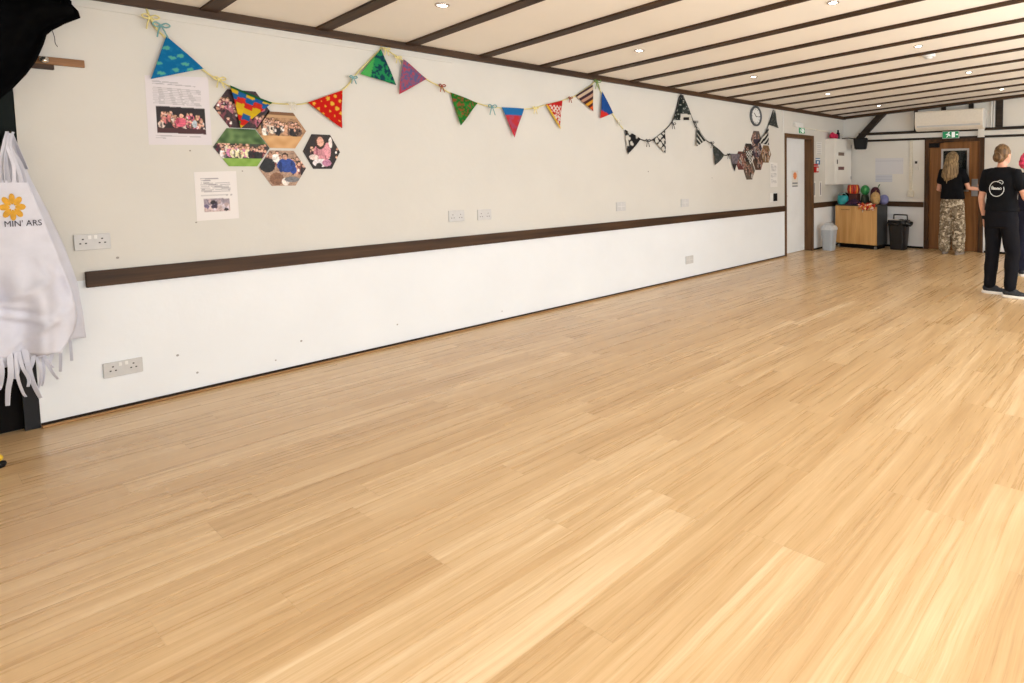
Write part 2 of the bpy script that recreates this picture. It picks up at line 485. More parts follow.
# glazing in the right and front walls (behind and beside the camera)
def glass_mat():
    m = bpy.data.materials.new('window_glass'); m.use_nodes = True; nt = m.node_tree; N = nt.nodes
    for n in list(N):
        if n.type != 'OUTPUT_MATERIAL': N.remove(n)
    t = N.new('ShaderNodeBsdfTransparent'); g = N.new('ShaderNodeBsdfGlossy'); g.inputs['Roughness'].default_value = .05
    f = N.new('ShaderNodeFresnel'); f.inputs['IOR'].default_value = 1.3
    x = N.new('ShaderNodeMixShader'); nt.links.new(f.outputs[0], x.inputs[0]); nt.links.new(t.outputs[0], x.inputs[1]); nt.links.new(g.outputs[0], x.inputs[2])
    nt.links.new(x.outputs[0], N['Material Output'].inputs[0]); return m
M['glass'] = glass_mat()
for i, (a, b) in enumerate(WIN):
    fr = boxes('window_%d' % (i+1), [(XR+.04, XR+.10, a, b, .85, .91), (XR+.04, XR+.10, a, b, 2.19, 2.25), (XR+.04, XR+.10, a, a+.06, .91, 2.19), (XR+.04, XR+.10, b-.06, b, .91, 2.19), (XR+.045, XR+.095, (a+b)/2-.03, (a+b)/2+.03, .91, 2.19)], M['white_gloss'])
    st(fr); box('pane', XR+.065, XR+.072, a+.06, b-.06, .91, 2.19, M['glass'], fr)
fr = boxes('window_4', [(FW[0], FW[1], YF-.12, YF-.05, 2.13, 2.2)]+[(x-.035, x+.035, YF-.12, YF-.05, 0, 2.13) for x in (FW[0]+.035, 3.55, 4.5, 5.45, FW[1]-.035)], M['white_gloss'])
st(fr); box('pane', FW[0]+.07, FW[1]-.07, YF-.09, YF-.083, 0, 2.13, M['glass'], fr)

# --- trim: timber on ceiling and walls
BY = [.66, 1.29, 1.92, 2.5477, 3.1749, 3.8066, 4.4108, 5.0201, 5.6441, 6.2782, 6.8881, 7.5234, 8.1658, 8.8502, 9.4918, 10.1758]
tn = [0]
def trim(o):
    tn[0] += 1; o.name = 'trim_%d' % tn[0]; o.data.name = o.name; return st(o)
def ceil_batten(y, w=.085, d=.016, x0=.05, x1=XR):
    V = []
    for x in (x0, x1):
        for yy in (y-w/2, y+w/2): V += [(x, yy, cz(x)-d), (x, yy, cz(x)+.002)]
    return mobj('trim', V, [(0, 2, 6, 4), (1, 5, 7, 3), (0, 4, 5, 1), (2, 3, 7, 6), (0, 1, 3, 2), (4, 6, 7, 5)], M['beam'])
for y in BY: trim(ceil_batten(y-.012))
trim(ceil_batten(YB-.05, .10, .045))
trim(box('trim', 0, .052, YF, YB, 2.412, 2.472, M['beam_y'], bev=.004))                 # wall plate
trim(box('trim', 0, .010, .457, 2.9, 2.365, 2.413, M['wall_left'], bev=.003))         # white batten under it
trim(box('trim', 0, .026, .663, 8.49, .757, .85, M['beam_y'], bev=.004))                  # dado rail
trim(box('trim', 0, .026, 9.47, YB, .757, .85, M['beam_y'], bev=.004))
trim(box('trim', .026, 1.60, YB-.026, YB, .757, .85, M['beam'], bev=.004))
trim(box('trim', 2.66, XR, YB-.026, YB, .757, .85, M['beam'], bev=.004))
def base(name, L, m): 
    o = boxes(name, L, m, bev=.003); return st(o)
base('baseboard_left', [(0, .013, .457, 8.49, 0, .026), (0, .013, 9.47, YB, 0, .026)], M['skirt'])
trim(boxes('trim', [(.013, .032, .457, 8.49, 0, .014)], M['oak'], bev=.004))
base('baseboard_back', [(.02, 1.60, YB-.016, YB, 0, .035), (2.66, XR, YB-.016, YB, 0, .035)], M['near_black'])
# gable framing on the back wall
trim(box('trim', .33, XR, YB-.035, YB, 2.092, 2.142, M['blackbeam'], bev=.004))
trim(box('trim', .45, XR, YB-.030, YB, 1.970, 2.008, M['blackbeam'], bev=.004))
trim(box('trim', .45, XR, YB-.012, YB, 2.008, 2.092, M['white_gloss']))
def post(x0, x1, z0=2.142):
    V = []
    for x in (x0, x1):
        for y in (YB-.04, YB): V += [(x, y, z0), (x, y, cz(x)-.02)]
    return mobj('trim', V, [(0, 2, 3, 1), (4, 5, 7, 6), (0, 1, 5, 4), (2, 6, 7, 3), (0, 4, 6, 2), (1, 3, 7, 5)], M['blackbeam'])
for a, b in ((1.415, 1.475), (1.90, 1.98), (2.37, 2.45), (2.815, 2.925), (4.3, 4.41), (5.8, 5.91)): trim(post(a, b))
# diagonal brace
V = []
for (x, z) in ((.27, 2.02), (.41, 2.02), (.93, 2.515), (.77, 2.515)):
    V += [(x, YB-.09, z), (x, YB, z)]
trim(mobj('trim', V, [(0, 2, 4, 6), (1, 7, 5, 3), (0, 1, 3, 2), (2, 3, 5, 4), (4, 5, 7, 6), (6, 7, 1, 0)], M['blackbeam']))

# --- doors
d = box('door_1', -.175, -.135, 8.53, 9.40, .006, 1.985, M['door_white'], bev=.003); st(d)
d['label'] = 'white painted door in a dark brown frame'
boxes('door_frame', [(-.19, .022, 8.49, 8.53, 0, 2.045), (-.19, .022, 9.40, 9.47, 0, 2.045), (-.19, .022, 8.53, 9.40, 1.985, 2.045)], M['jamb'], d, .003)
tube('door_handle', [(-.135, 8.62, 1.0), (-.095, 8.62, 1.0), (-.09, 8.72, 1.0)], .009, M['steel'], d)
def stick(u, v):
    if math.hypot((u-9.06), (v-1.34)) < .062:
        return (236, 156, 96) if math.sin(math.atan2(v-1.34, u-9.06)*7) > -.2 else (214, 110, 70)
    if v < 1.25 and abs(u-9.06) < .09 and int((v)*40) % 2 == 0: return (130, 134, 140)
    return (224, 222, 218)
pic('door_sign', [(8.95, 1.15), (9.17, 1.15), (9.17, 1.43), (8.95, 1.43)], onwall(-.133), stick, 16, M['attr'], d, .002)

bm = bmesh.new()
add_box(bm, 1.69, 1.92, YB+.02, YB+.06, .006, 1.92); add_box(bm, 2.36, 2.56, YB+.02, YB+.06, .006, 1.92)
add_box(bm, 1.92, 2.36, YB+.02, YB+.06, .006, 1.06); add_box(bm, 1.92, 2.36, YB+.02, YB+.06, 1.79, 1.92)
d = bmobj('door_2', bm, M['door_brown']); st(d); d['label'] = 'brown wooden door with a tall glazed panel'
boxes('door_frame', [(1.61, 1.69, YB-.02, YB+.10, 0, 1.975), (2.56, 2.64, YB-.02, YB+.10, 0, 1.975), (1.69, 2.56, YB-.02, YB+.10, 1.92, 1.975)], M['beam_v'], d, .003)
boxes('vision_panel_frame', [(1.90, 1.935, YB+.012, YB+.02, 1.05, 1.80), (2.345, 2.38, YB+.012, YB+.02, 1.05, 1.80), (1.935, 2.345, YB+.012, YB+.02, 1.05, 1.08), (1.935, 2.345, YB+.012, YB+.02, 1.765, 1.80)], M['steel'], d)
box('vision_pane', 1.92, 2.36, YB+.035, YB+.042, 1.06, 1.79, M['glass'], d)
dc = box('door_closer', 1.695, 1.87, YB-.045, YB+.02, 1.825, 1.905, M['black'], d, .006)
tube('closer_arm', [(1.84, YB-.03, 1.90), (2.0, YB-.12, 1.915), (2.12, YB-.03, 1.93)], .007, M['black'], d)
hp = box('push_plate', 2.43, 2.535, YB+.014, YB+.02, .97, 1.27, M['steel'], d, .002)
tube('door_handle', [(2.46, YB+.02, 1.10), (2.46, YB-.04, 1.10), (2.36, YB-.045, 1.10)], .010, M['steel'], d)
# lobby seen through the glazed panel
st(boxes('wall_lobby', [(1.2, 3.0, YB+1.2, YB+1.25, 0, 2.4), (1.15, 1.2, YB+.15, YB+1.25, 0, 2.4), (3.0, 3.05, YB+.15, YB+1.25, 0, 2.4), (1.2, 3.0, YB+.15, YB+1.2, -.05, 0), (1.2, 3.0, YB+.15, YB+1.2, 2.4, 2.45)], M['dark_green']))

# dark doorway at the near end of the left wall
d = box('door_3', -.10, -.05, -.90, .40, .004, 2.26, M['near_black']); st(d); d['label'] = 'black door at the near end of the white wall'
boxes('door_frame', [(-.14, -.004, .40, .4565, 0, 2.30), (-.14, -.004, -.95, -.90, 0, 2.30), (-.14, -.004, -.90, .40, 2.26, 2.30)], M['dark_green'], d, .003)
boxes('kick_panel', [(-.012, -.002, .40, .4565, 0, .62)], M['navy_black'], d)

# ------------------------------------------------------------------ ceiling fittings
rows = {1.135: ['first', 'second', 'third', 'fourth', 'fifth'], 3.105: [None, 'first', 'second', 'third', 'fourth']}
for x, nm in rows.items():
    for k, (y, w) in enumerate(zip((2.206, 4.035, 5.91, 7.815, 9.71), nm)):
        if not w: continue
        side = 'nearest the bunting wall' if x < 2 else 'away from the bunting wall'
        t = thing('downlight', 'lit ceiling downlight, %s from the camera in the row %s' % (w, side), 'ceiling light', (x, y, cz(x)), 0, 'recessed ceiling downlights')
        t.rotation_euler = (0, -math.atan(CS), 0)
        lathe('trim_ring', [(.030, -.001), (.046, -.001), (.046, -.006), (.032, -.009), (.030, -.004)], M['chrome'], t, 24, ring=True)
        lathe('lens', [(.0, -.003), (.030, -.003), (.030, -.005), (.02, -.009), (.0, -.010)], M['lamp'], t, 20)
t = thing('smoke_detector', 'flat round white smoke detector on the ceiling beside a beam', 'smoke detector', (3.05, 6.40, cz(3.05)))
lathe('base_ring', [(.0, .004), (.07, .004), (.07, -.02), (.06, -.026), (.0, -.026)], M['plastic_white'], t)
lathe('sensor_cap', [(.0, -.026), (.042, -.026), (.038, -.042), (.0, -.045)], M['plastic_white'], t)

# ------------------------------------------------------------------ sockets and small wall fittings
def socket(y0, y1, z0, z1, label, kind='socket', x=0.):
    t = thing('wall_socket', label, 'socket', (x, (y0+y1)/2, (z0+z1)/2), 0, 'white wall sockets')
    w, h = y1-y0, z1-z0
    box('face_plate', 0, .012, -w/2, w/2, -h/2, h/2, M['plastic_grey'], t, .003)
    if kind == 'switched':
        for s in (-1, 1):
            for hole in ((0, .018), (-.011, -.006), (.011, -.006)):
                box('pin_hole', .0115, .0125, s*w*.26+hole[0]-.004, s*w*.26+hole[0]+.004, hole[1]-.004, hole[1]+.003, M['dark'], t)
            box('rocker_switch', .012, .016, s*w*.08-.007, s*w*.08+.007, h*.18, h*.42, M['plastic_white'], t, .002)
    elif kind == 'double':
        for s in (-1, 1):
            for hole in ((0, .012), (-.011, -.016), (.011, -.016)):
                box('pin_hole', .0115, .0125, s*w*.25+hole[0]-.003, s*w*.25+hole[0]+.003, hole[1]-.004, hole[1]+.003, M['dark'], t)
    else:
        boxes('groove', [(.0115, .0125, -w*.4, w*.4, -.002, .002), (.0115, .0125, -.002, .002, -h*.4, h*.4)], M['plastic_white'], t)
    return t
socket(.630, .776, .974, 1.066, 'double wall socket just above the dado rail beside the white aprons', 'switched')
socket(.706, .872, .206, .296, 'double wall socket low on the wall near the hanging aprons', 'switched')
socket(2.815, 2.956, .985, 1.083, 'left one of the paired grey double sockets above the dado rail mid wall', 'double')
socket(3.083, 3.217, .980, 1.078, 'right one of the paired grey double sockets above the dado rail mid wall', 'double')
socket(4.765, 4.91, .968, 1.072, 'lone grey wall plate above the dado rail under the charcoal bunting flags', 'plain')
socket(5.885, 6.035, .958, 1.062, 'small grey wall plate above the dado rail, left of the hanging far photos', 'plain')
socket(5.965, 6.115, .200, .305, 'grey wall plate below the dado rail near the floor', 'plain')

t = thing('light_switch', 'black switch on a white back plate left of the white door', 'switch', (0, 8.14, 1.0))
box('back_plate', 0, .010, -.11, .09, -.075, .075, M['plastic_white'], t, .003); box('black_cover', .010, .026, -.02, .085, -.06, .065, M['black'], t, .006)

# clock
t = thing('wall_clock', 'round wall clock with dark grey rim high on the wall before the door', 'clock', (0, 7.625, 2.257))
def lathe_x(name, prof, m, parent, seg=36, ring=False):
    V, F = lathe_geo(prof, seg, (0, 0, 0), ring); V = [Vector((v.z, v.x, v.y)) for v in V]; return mobj(name, V, F, m, parent, False)
lathe_x('rim', [(.122, .004), (.15, .004), (.152, .028), (.135, .036), (.122, .028)], mat('clock_rim', (84, 88, 92), .4), t, 36, True)
lathe_x('dial', [(.0, .004), (.124, .004), (.124, .014), (.0, .014)], M['plastic_white'], t)
for k in range(12):
    a = 2*PI*k/12; dv = Vector((0, math.sin(a), math.cos(a)))
    tube('hour_mark', [Vector((.0145, 0, 0))+dv*.098, Vector((.0145, 0, 0))+dv*.112], .004 if k % 3 else .006, M['dark'], t, 6)
for nm, a, l, w in (('hour_hand', math.radians(-50), .065, .010), ('minute_hand', math.radians(95), .095, .007)):
    dv = Vector((0, math.sin(a), math.cos(a))); tube(nm, [Vector((.019, 0, 0))-dv*.015, Vector((.019, 0, 0))+dv*l], w/2, M['dark'], t, 6)

# ------------------------------------------------------------------ pictures and papers on the wall
def blobs(seed, n, rx, ry, pal, x0, x1, y0, y1):
    r = random.Random(seed)
    return [(r.uniform(x0, x1), r.uniform(y0, y1), rx*r.uniform(.6, 1.3), ry*r.uniform(.6, 1.3), r.choice(pal)) for _ in range(n)]
def crowd(seed, n, x0, x1, y0, y1, sz, pal):
    """small figures: clothes, face, hair, sometimes pale sleeves or dark gaps"""
    r = random.Random(seed); L = []
    for k in range(n):
        x = x0+(x1-x0)*((k+.5)/n) if k % 2 else r.uniform(x0, x1); y = y1-(y1-y0)*k/n+r.uniform(-.2, .2)*sz
        c = r.choice(pal); L2 = [(x, y-sz*1.1, sz*.62*r.uniform(.7, 1.2), sz*1.0, c), (x+r.uniform(-.5, .5)*sz, y-sz*1.2, sz*.22, sz*.8, mixc(c, (20, 16, 20), .55)), (x+r.uniform(-.6, .6)*sz, y-sz*.9, sz*.2, sz*.35, r.choice(((236, 226, 222), (206, 160, 138), (30, 26, 30)))),
             (x, y+.12*sz, sz*.36, sz*.40, r.choice(((60, 42, 34), (34, 28, 28), (140, 104, 66), (90, 60, 40)))), (x, y, sz*.27, sz*.33, r.choice(((214, 168, 146), (224, 180, 158), (190, 142, 120))))]
        L += L2
    return L
def paint(u, v, bg, bl):
    c = bg
    for x, y, rx, ry, k in bl:
        if ((u-x)/rx)**2+((v-y)/ry)**2 < 1: c = k
    f = 1+.22*nz(u, v, 130, 1)+.15*nz(u, v, 45, 4)
    return tuple(max(0, min(255, q*f)) for q in c)
def text_lines(u, v, u0, u1, vs, col=(150, 148, 152), bg=(226, 224, 227)):
    for k, (a, h, e) in enumerate(vs):
        if a-h < v < a and u0 < u < u0+(u1-u0)*e and nz(u, a, 60, k) > -.42: return col
    return None
CROWD = [(190, 110, 110), (214, 160, 140), (150, 150, 170), (90, 70, 70), (220, 200, 190), (208, 100, 130), (120, 90, 60)]
pb = crowd(3, 34, 1.03, 1.225, 1.72, 1.795, .022, CROWD)+[(1.12, 1.738, .026, .03, (206, 92, 116)), (1.125, 1.778, .009, .012, (226, 180, 154)), (1.105, 1.745, .008, .02, (160, 60, 80)), (1.185, 1.73, .012, .025, (180, 195, 205))]
def a3(u, v):
    if 1.010 < u < 1.238 and 1.667 < v < 1.832:
        if v < 1.70: return (70, 38, 40)
        return paint(u, v, (34, 24, 28), pb)
    ls = [(1.957-.0105*k, .005, .95 if k % 4 else .8) for k in range(11)]
    c = text_lines(u, v, 1.0, 1.235, [(1.985, .007, .5), (1.972, .006, .85)]+ls[1:]+[(1.652, .005, .9), (1.638, .005, .2)], (176, 173, 178))
    return c or (216, 211, 216)
o = pic('poster', [(.968, 1.592), (1.264, 1.600), (1.265, 2.036), (.970, 2.012)], onwall(.001), a3, 60, M['attr'], None, .002)
tag(o, 'large printed sheet with a wide stage group photo, half under the blue flag', 'poster')
pb2 = blobs(5, 26, .011, .012, [(60, 50, 70), (110, 100, 130), (40, 36, 44), (180, 160, 160), (200, 190, 200)], 1.215, 1.325, 1.175, 1.235)
def a4(u, v):
    if 1.205 < u < 1.335 and 1.165 < v < 1.25: return paint(u, v, (150, 140, 150) if v > 1.21 else (196, 176, 176), pb2)
    c = text_lines(u, v, 1.195, 1.36, [(1.385, .007, .55), (1.372, .006, .3)]+[(1.355-.011*k, .005, .9) for k in range(6)]+[(1.275, .005, .95)], (158, 155, 160))
    return c or (226, 222, 221)
o = pic('poster', [(1.166, 1.109), (1.380, 1.113), (1.379, 1.430), (1.167, 1.424)], onwall(.001), a4, 40, M['attr'], None, .002)
tag(o, 'small printed sheet with a little photo, hanging below the hexagonal photos', 'poster')

def hexa(cy, cz_, ry, rz): return [(cy+ry*a, cz_+rz*b) for a, b in ((-1, 0), (-.5, -1), (.5, -1), (1, 0), (.5, 1), (-.5, 1))]
def hexpic(c, colf, label, r=(.150, .126), x=.003, n=32, group='hexagonal photos of the near cluster', th=.006):
    o = pic('hexagon_photo', hexa(c[0], c[1], *r), onwall(x), colf, n, M['attr'], None, th)
    return tag(o, label, 'photo', group)
b1 = crowd(11, 34, 1.29, 1.58, 1.75, 1.93, .030, [(170, 90, 110), (120, 60, 70), (90, 60, 66), (190, 120, 134), (60, 40, 44)])
hexpic((1.433, 1.845), lambda u, v: paint(u, v, (58, 42, 46), b1), 'hexagonal photo of pink costumes, half hidden under the patchwork flag')
b2 = crowd(12, 34, 1.29, 1.545, 1.565, 1.612, .030, [(206, 130, 170), (226, 120, 170), (236, 226, 226), (60, 50, 60), (40, 40, 46), (120, 40, 60), (226, 220, 180)])
def green_photo(u, v):
    if v > 1.615: return mixc((44, 74, 34), (112, 140, 84), .5+.9*nz(u, v, 26, 3))
    if v < 1.515: return mixc((120, 160, 60), (140, 176, 80), .5+nz(u, v, 30))
    return paint(u, v, (60, 62, 54), b2)
hexpic((1.418, 1.588), green_photo, 'hexagonal photo of a group on grass before green trees')
b3 = crowd(13, 32, 1.54, 1.75, 1.735, 1.785, .030, [(60, 52, 52), (220, 206, 190), (236, 230, 222), (110, 84, 70), (40, 38, 40), (196, 150, 120)])
def hall_photo(u, v):
    if v > 1.80: return (186, 150, 110) if v < 1.822 else (120, 84, 56)
    if v < 1.675: return mixc((196, 150, 98), (214, 170, 120), .5+nz(u, v, 20))
    return paint(u, v, (166, 128, 96), b3)
hexpic((1.644, 1.717), hall_photo, 'hexagonal photo of a row of people on a tan hall floor', (.146, .126))
b4 = crowd(14, 18, 1.52, 1.77, 1.46, 1.565, .034, [(190, 150, 130), (230, 226, 222), (120, 70, 66), (70, 60, 60)])+[
    (1.55, 1.47, .045, .05, (38, 40, 44)), (1.66, 1.47, .055, .05, (44, 74, 150)), (1.655, 1.538, .018, .022, (70, 50, 40)), (1.655, 1.528, .014, .018, (206, 160, 136)), (1.625, 1.46, .010, .04, (30, 52, 110)), (1.692, 1.47, .006, .035, (30, 52, 110)), (1.70, 1.44, .02, .03, (44, 70, 146)), (1.60, 1.375, .04, .045, (132, 96, 74)),
    (1.65, 1.355, .022, .028, (232, 222, 214)), (1.69, 1.37, .045, .02, (120, 120, 124)), (1.60, 1.52, .02, .03, (232, 230, 226))]
hexpic((1.639, 1.450), lambda u, v: paint(u, v, (168, 140, 120), b4), 'hexagonal photo of a seated person in a blue top, lowest in its cluster', (.138, .124))
b5 = crowd(15, 8, 1.78, 1.99, 1.52, 1.60, .028, [(60, 40, 40), (80, 50, 54), (50, 44, 46)])+[(1.88, 1.56, .05, .07, (206, 140, 150)), (1.85, 1.565, .007, .05, (160, 96, 110)), (1.905, 1.56, .006, .05, (170, 104, 118)), (1.873, 1.640, .033, .050, (62, 42, 34)), (1.875, 1.645, .022, .035, (222, 170, 150)), (1.92, 1.58, .02, .06, (216, 150, 160)), (1.87, 1.49, .05, .03, (230, 222, 226)), (1.91, 1.49, .03, .025, (190, 130, 160)), (1.83, 1.53, .03, .02, (226, 206, 200)), (1.94, 1.64, .012, .04, (236, 226, 222)), (1.86, 1.47, .02, .02, (40, 34, 34))]
hexpic((1.882, 1.572), lambda u, v: paint(u, v, (44, 38, 38), b5), 'hexagonal photo of a person in a pale pink dress on a dark ground', (.118, .126))
far = [((7.25, 1.578), (150, 70, 66), 'dark red hexagonal photo, leftmost of the small far cluster'), ((7.44, 1.700), (70, 62, 58), 'dark hexagonal photo at the upper left of the far cluster'),
       ((7.655, 1.775), (84, 72, 96), 'violet-grey hexagonal photo under the striped flag in the far cluster'), ((7.455, 1.430), (150, 134, 116), 'pale hexagonal photo, lowest in the far cluster'),
       ((7.70, 1.575), (128, 92, 74), 'brown hexagonal photo at the lower right of the far cluster'), ((7.925, 1.69), (196, 152, 92), 'tan and yellow hexagonal photo, rightmost of the far cluster'),
       ((7.655, 1.90), (150, 136, 130), 'grey-beige hexagonal photo, topmost of the far cluster')]
for k, (c, col, lab) in enumerate(far):
    bl = crowd(30+k, 14, c[0]-.11, c[0]+.11, c[1]-.06, c[1]+.09, .040, [mixc(col, (236, 226, 216), .6), mixc(col, (20, 18, 20), .6), mixc(col, (190, 120, 110), .5), (226, 220, 214)])
    hexpic(c, (lambda bl, col: lambda u, v: tuple(.8*q for q in paint(u, v, col, bl)))(bl, mixc(col, (30, 24, 24), .3)), lab, (.150, .135), (.001, .0031, .0052, .0052, .0031, .001, .001)[k], 20, 'hexagonal photos of the far cluster', .002)

def notice(u, v):
    c = text_lines(u, v, 8.07, 8.25, [(1.53-.024*k, .012, .9 if k % 5 else .4) for k in range(13) if k not in (5, 9)], (176, 176, 178))
    return c or (222, 220, 217)
o = pic('notice', [(8.054, 1.169), (8.263, 1.166), (8.263, 1.552), (8.054, 1.566)], onwall(.001), notice, 26, M['attr'], None, .002)
tag(o, 'white printed notice between the far photos and the white door', 'notice')

# ------------------------------------------------------------------ bunting
PX = .030
def ripple(o, a=.008):
    return lambda u, v: Vector((a*math.sin(u*23+o)+a*.7*math.sin(v*19+o*2), 0, 0))
def flag(tri, colf, parent, k, n=22):
    return pic('flag', tri, onwall(PX), lambda u, v: tuple(q*.86 for q in colf(u, v)), n, M['cloth_attr'], parent, .003, ripple(k*1.7))
def spots_fn(bg, fg, centers, r):
    return lambda u, v: next((fg for (a, b) in centers if math.hypot(u-a, v-b) < r), bg)
PXC = PX-.017
t1 = thing('bunting', 'bright coloured felt bunting tied along the near half of the wall', 'bunting', (0, .997, 2.375))
KIDS = []
cord1 = [(.997, 2.41), (1.02, 2.33), (1.075, 2.25), (1.235, 2.085), (1.312, 2.024), (1.366, 1.992), (1.48, 1.93), (1.589, 1.903), (1.693, 1.903), (1.802, 1.92), (2.025, 2.03), (2.147, 2.187), (2.305, 2.375), (2.33, 2.40), (2.476, 2.328), (2.663, 2.199), (2.78, 2.150), (2.865, 2.104), (3.112, 2.04), (3.238, 2.02), (3.349, 2.016), (3.584, 2.026), (3.708, 2.046), (3.837, 2.087), (4.033, 2.145), (4.122, 2.18), (4.213, 2.214), (4.432, 2.354), (4.500, 2.405), (4.57, 2.294), (4.725, 2.077), (4.812, 1.983), (4.888, 1.910)]
tube('cord', smooth_path([(PX-.017, a, b) for a, b in cord1], 4), .0055, M['cream_cord'], t1, 6)
BL = [(1.075, 2.245), (1.093, 2.13), (1.105, 2.06), (1.04, 2.03), (1.15, 2.10), (1.13, 2.15), (1.17, 2.07), (1.07, 2.19), (1.03, 2.09)]
flag([(1.075, 2.262), (.992, 1.990), (1.238, 2.085)], lambda u, v: next(((96, 190, 170) for a, b in BL[1:] if ((u-a)/.016)**2+((v-b)/.011)**2 < 1), (20, 118, 178) if nz(u, v, 40) < .3 else (30, 130, 186)), t1, 0, 30)
PAL = [(214, 48, 40), (238, 200, 40), (38, 104, 170), (44, 130, 74), (226, 190, 44), (214, 56, 44)]
def patch(u, v):
    a = (u-1.366)*.92+(v-1.99)*-.2; b = (v-1.99)*.92+(u-1.366)*.3
    i, j = math.floor(a/.044), math.floor(b/.036+.35*(math.floor(a/.044) % 2))
    if v > 1.994-(u-1.366)*.417-.013-.0: return (30, 96, 60)
    return PAL[(i*3+j*2+(i*j) % 2) % 6]
flag([(1.366, 1.994), (1.589, 1.901), (1.411, 1.716)], patch, t1, 1, 40)
r_ = random.Random(4); YD = [(1.83+.2*((k*.618) % 1), 1.77+.25*k/22, (.006, .010, .014)[k % 3]) for k in range(22)]
flag([(1.800, 1.922), (2.027, 2.034), (2.014, 1.750)], lambda u, v: next(((250, 196, 70) for a, b, r in YD if math.hypot(u-a, v-b) < r), (214, 34, 28)), t1, 2, 34)
def green_scribble(u, v):
    d_ = (u-2.16)*.55+(2.38-v)*.0
    edge = (u-2.16)/(2.414-2.16)
    if edge < .22+.25*(v-2.12)/.26: return (84, 186, 96)
    return (24, 66, 84) if nz(u, v, 55, 2) > -.02 else (40, 150, 92)
flag([(2.310, 2.385), (2.155, 2.172), (2.416, 2.118)], green_scribble, t1, 3, 32)
flag([(2.474, 2.332), (2.666, 2.199), (2.432, 2.046)], lambda u, v: (196, 74, 92) if (abs(nz(u, v, 70, 5)) < .10 or u < 2.450 or v < 2.06+(u-2.434)*.62) else ((104, 104, 150) if nz(u, v, 60, 8) > -.15 else (160, 96, 124)), t1, 4, 30)
flag([(2.862, 2.108), (3.115, 2.04), (2.936, 1.828)], lambda u, v: (150, 84, 50) if (nz(u, v, 60, 9) > .22) else ((34, 118, 44) if nz(u, v, 22, 1) > -.2 else (50, 138, 56)), t1, 5)
flag([(3.347, 2.022), (3.587, 2.030), (3.467, 1.748)], lambda u, v: (42, 120, 190) if v > 1.955 else ((206, 62, 70) if nz(u, v, 40, 2) > -.15 else (186, 80, 110)), t1, 6)
def hearts(u, v):
    e = (u-3.837)/.162
    if v < 2.09+.058*e-.20*e-.12 + 0*u or (v < 2.085 and u-3.837 < (2.085-v)*.72+.022): return (238, 196, 60)
    if v > 2.03: return (206, 40, 40) if (int(u*45)+int(v*40)) % 2 == 0 or v > 2.09 else (244, 236, 226)
    return (206, 46, 44) if nz(u, v, 70, 4) > .1 else (246, 240, 230)
flag([(3.832, 2.091), (4.037, 2.150), (4.001, 1.854)], hearts, t1, 7, 28)
def stripes(u, v):
    k = int(max(0, (2.217+(u-4.21)*.62-v)/.0335+.3))
    return [(66, 44, 58), (222, 196, 170), (62, 40, 52), (206, 160, 136), (70, 40, 46), (236, 170, 60), (84, 40, 40), (236, 104, 40), (190, 52, 40), (236, 150, 50)][min(k, 9)]
flag([(4.210, 2.217), (4.434, 2.358), (4.440, 2.072)], stripes, t1, 8, 34)
flag([(4.570, 2.298), (4.727, 2.077), (4.534, 2.004)], lambda u, v: (226, 58, 50) if (v < 2.095-(u-4.54)*.35 and u < 4.655) else (38, 84, 160), t1, 9)
def bow(parent, y, z, m, a=0., s=1., x=PX+.008):
    g = []; s *= .72
    for sg in (-1, 1):
        pts = [(x, y, z), (x+.01, y+sg*.02*s, z+.014*s), (x+.012, y+sg*.036*s, z+.002*s), (x+.006, y+sg*.02*s, z-.010*s), (x, y, z)]
        g.append(tube_geo(smooth_path(pts, 3), .0045, 5))
        g.append(tube_geo(smooth_path([(x, y, z), (x+.006, y+sg*.012*s, z-.03*s), (x+.002, y+sg*.022*s+a, z-.065*s)], 3), .0040, 5))
    V, F = merge(g); return mobj('ribbon_bow', V, F, m, parent, True)
for y, z, m, s in ((1.05, 2.32, 'teal_ribbon', 1.5), (1.005, 2.36, 'cream_cord', 1.5), (1.312, 2.03, 'cream_cord', 1.2), (1.70, 1.905, 'white_cord', .9), (2.10, 2.14, 'teal_ribbon', 1.), (2.345, 2.39, 'cream_cord', 1.), (2.43, 2.34, 'cream_cord', 1.), (2.78, 2.155, 'red_ribbon', 1.1), (3.24, 2.02, 'teal_ribbon', 1.6), (3.70, 2.045, 'cream_cord', 1.2), (4.125, 2.185, 'red_ribbon', 1.), (4.495, 2.40, 'green_ribbon', 1.8), (4.80, 1.99, 'white_cord', 1.2)):
    bow(t1, y, z, M[m], .004, s)
reloc(t1)
t2 = thing('bunting', 'charcoal and white patterned bunting on the far half of the wall', 'bunting', (0, 4.903, 1.897))
cord2 = [(4.916, 1.890), (5.03, 1.845), (5.157, 1.805), (5.257, 1.787), (5.36, 1.802), (5.576, 1.922), (5.765, 2.096), (5.906, 2.405), (6.119, 2.121), (6.2, 2.008), (6.409, 1.845), (6.518, 1.809), (6.562, 1.783), (6.813, 1.651), (6.957, 1.668), (7.154, 1.672), (7.42, 1.73), (7.656, 1.836), (7.80, 1.94), (7.94, 2.08), (8.13, 2.392)]
tube('cord', smooth_path([(PX-.016, a, b) for a, b in cord2], 4), .006, M['dark_cord'], t2, 6)
K, W_, G_ = (40, 40, 42), (226, 224, 216), (70, 76, 76)
flag([(4.908, 1.902), (5.160, 1.806), (4.942, 1.619)], lambda u, v: W_ if (nz(u, v, 16, 6) > .16 or (4.93 < u < 4.965 and 1.72 < v < 1.84)) else K, t2, 10)
def lattice(u, v):
    if u > 5.545 and int(v*30) % 2: return K
    a = abs(((u+v*1.0)*9) % 1-.5); b = abs(((u-v*1.1)*9) % 1-.5)
    return K if (a < .12 or b < .12 or u < 5.40) else W_
flag([(5.366, 1.802), (5.578, 1.925), (5.571, 1.645)], lattice, t2, 11)
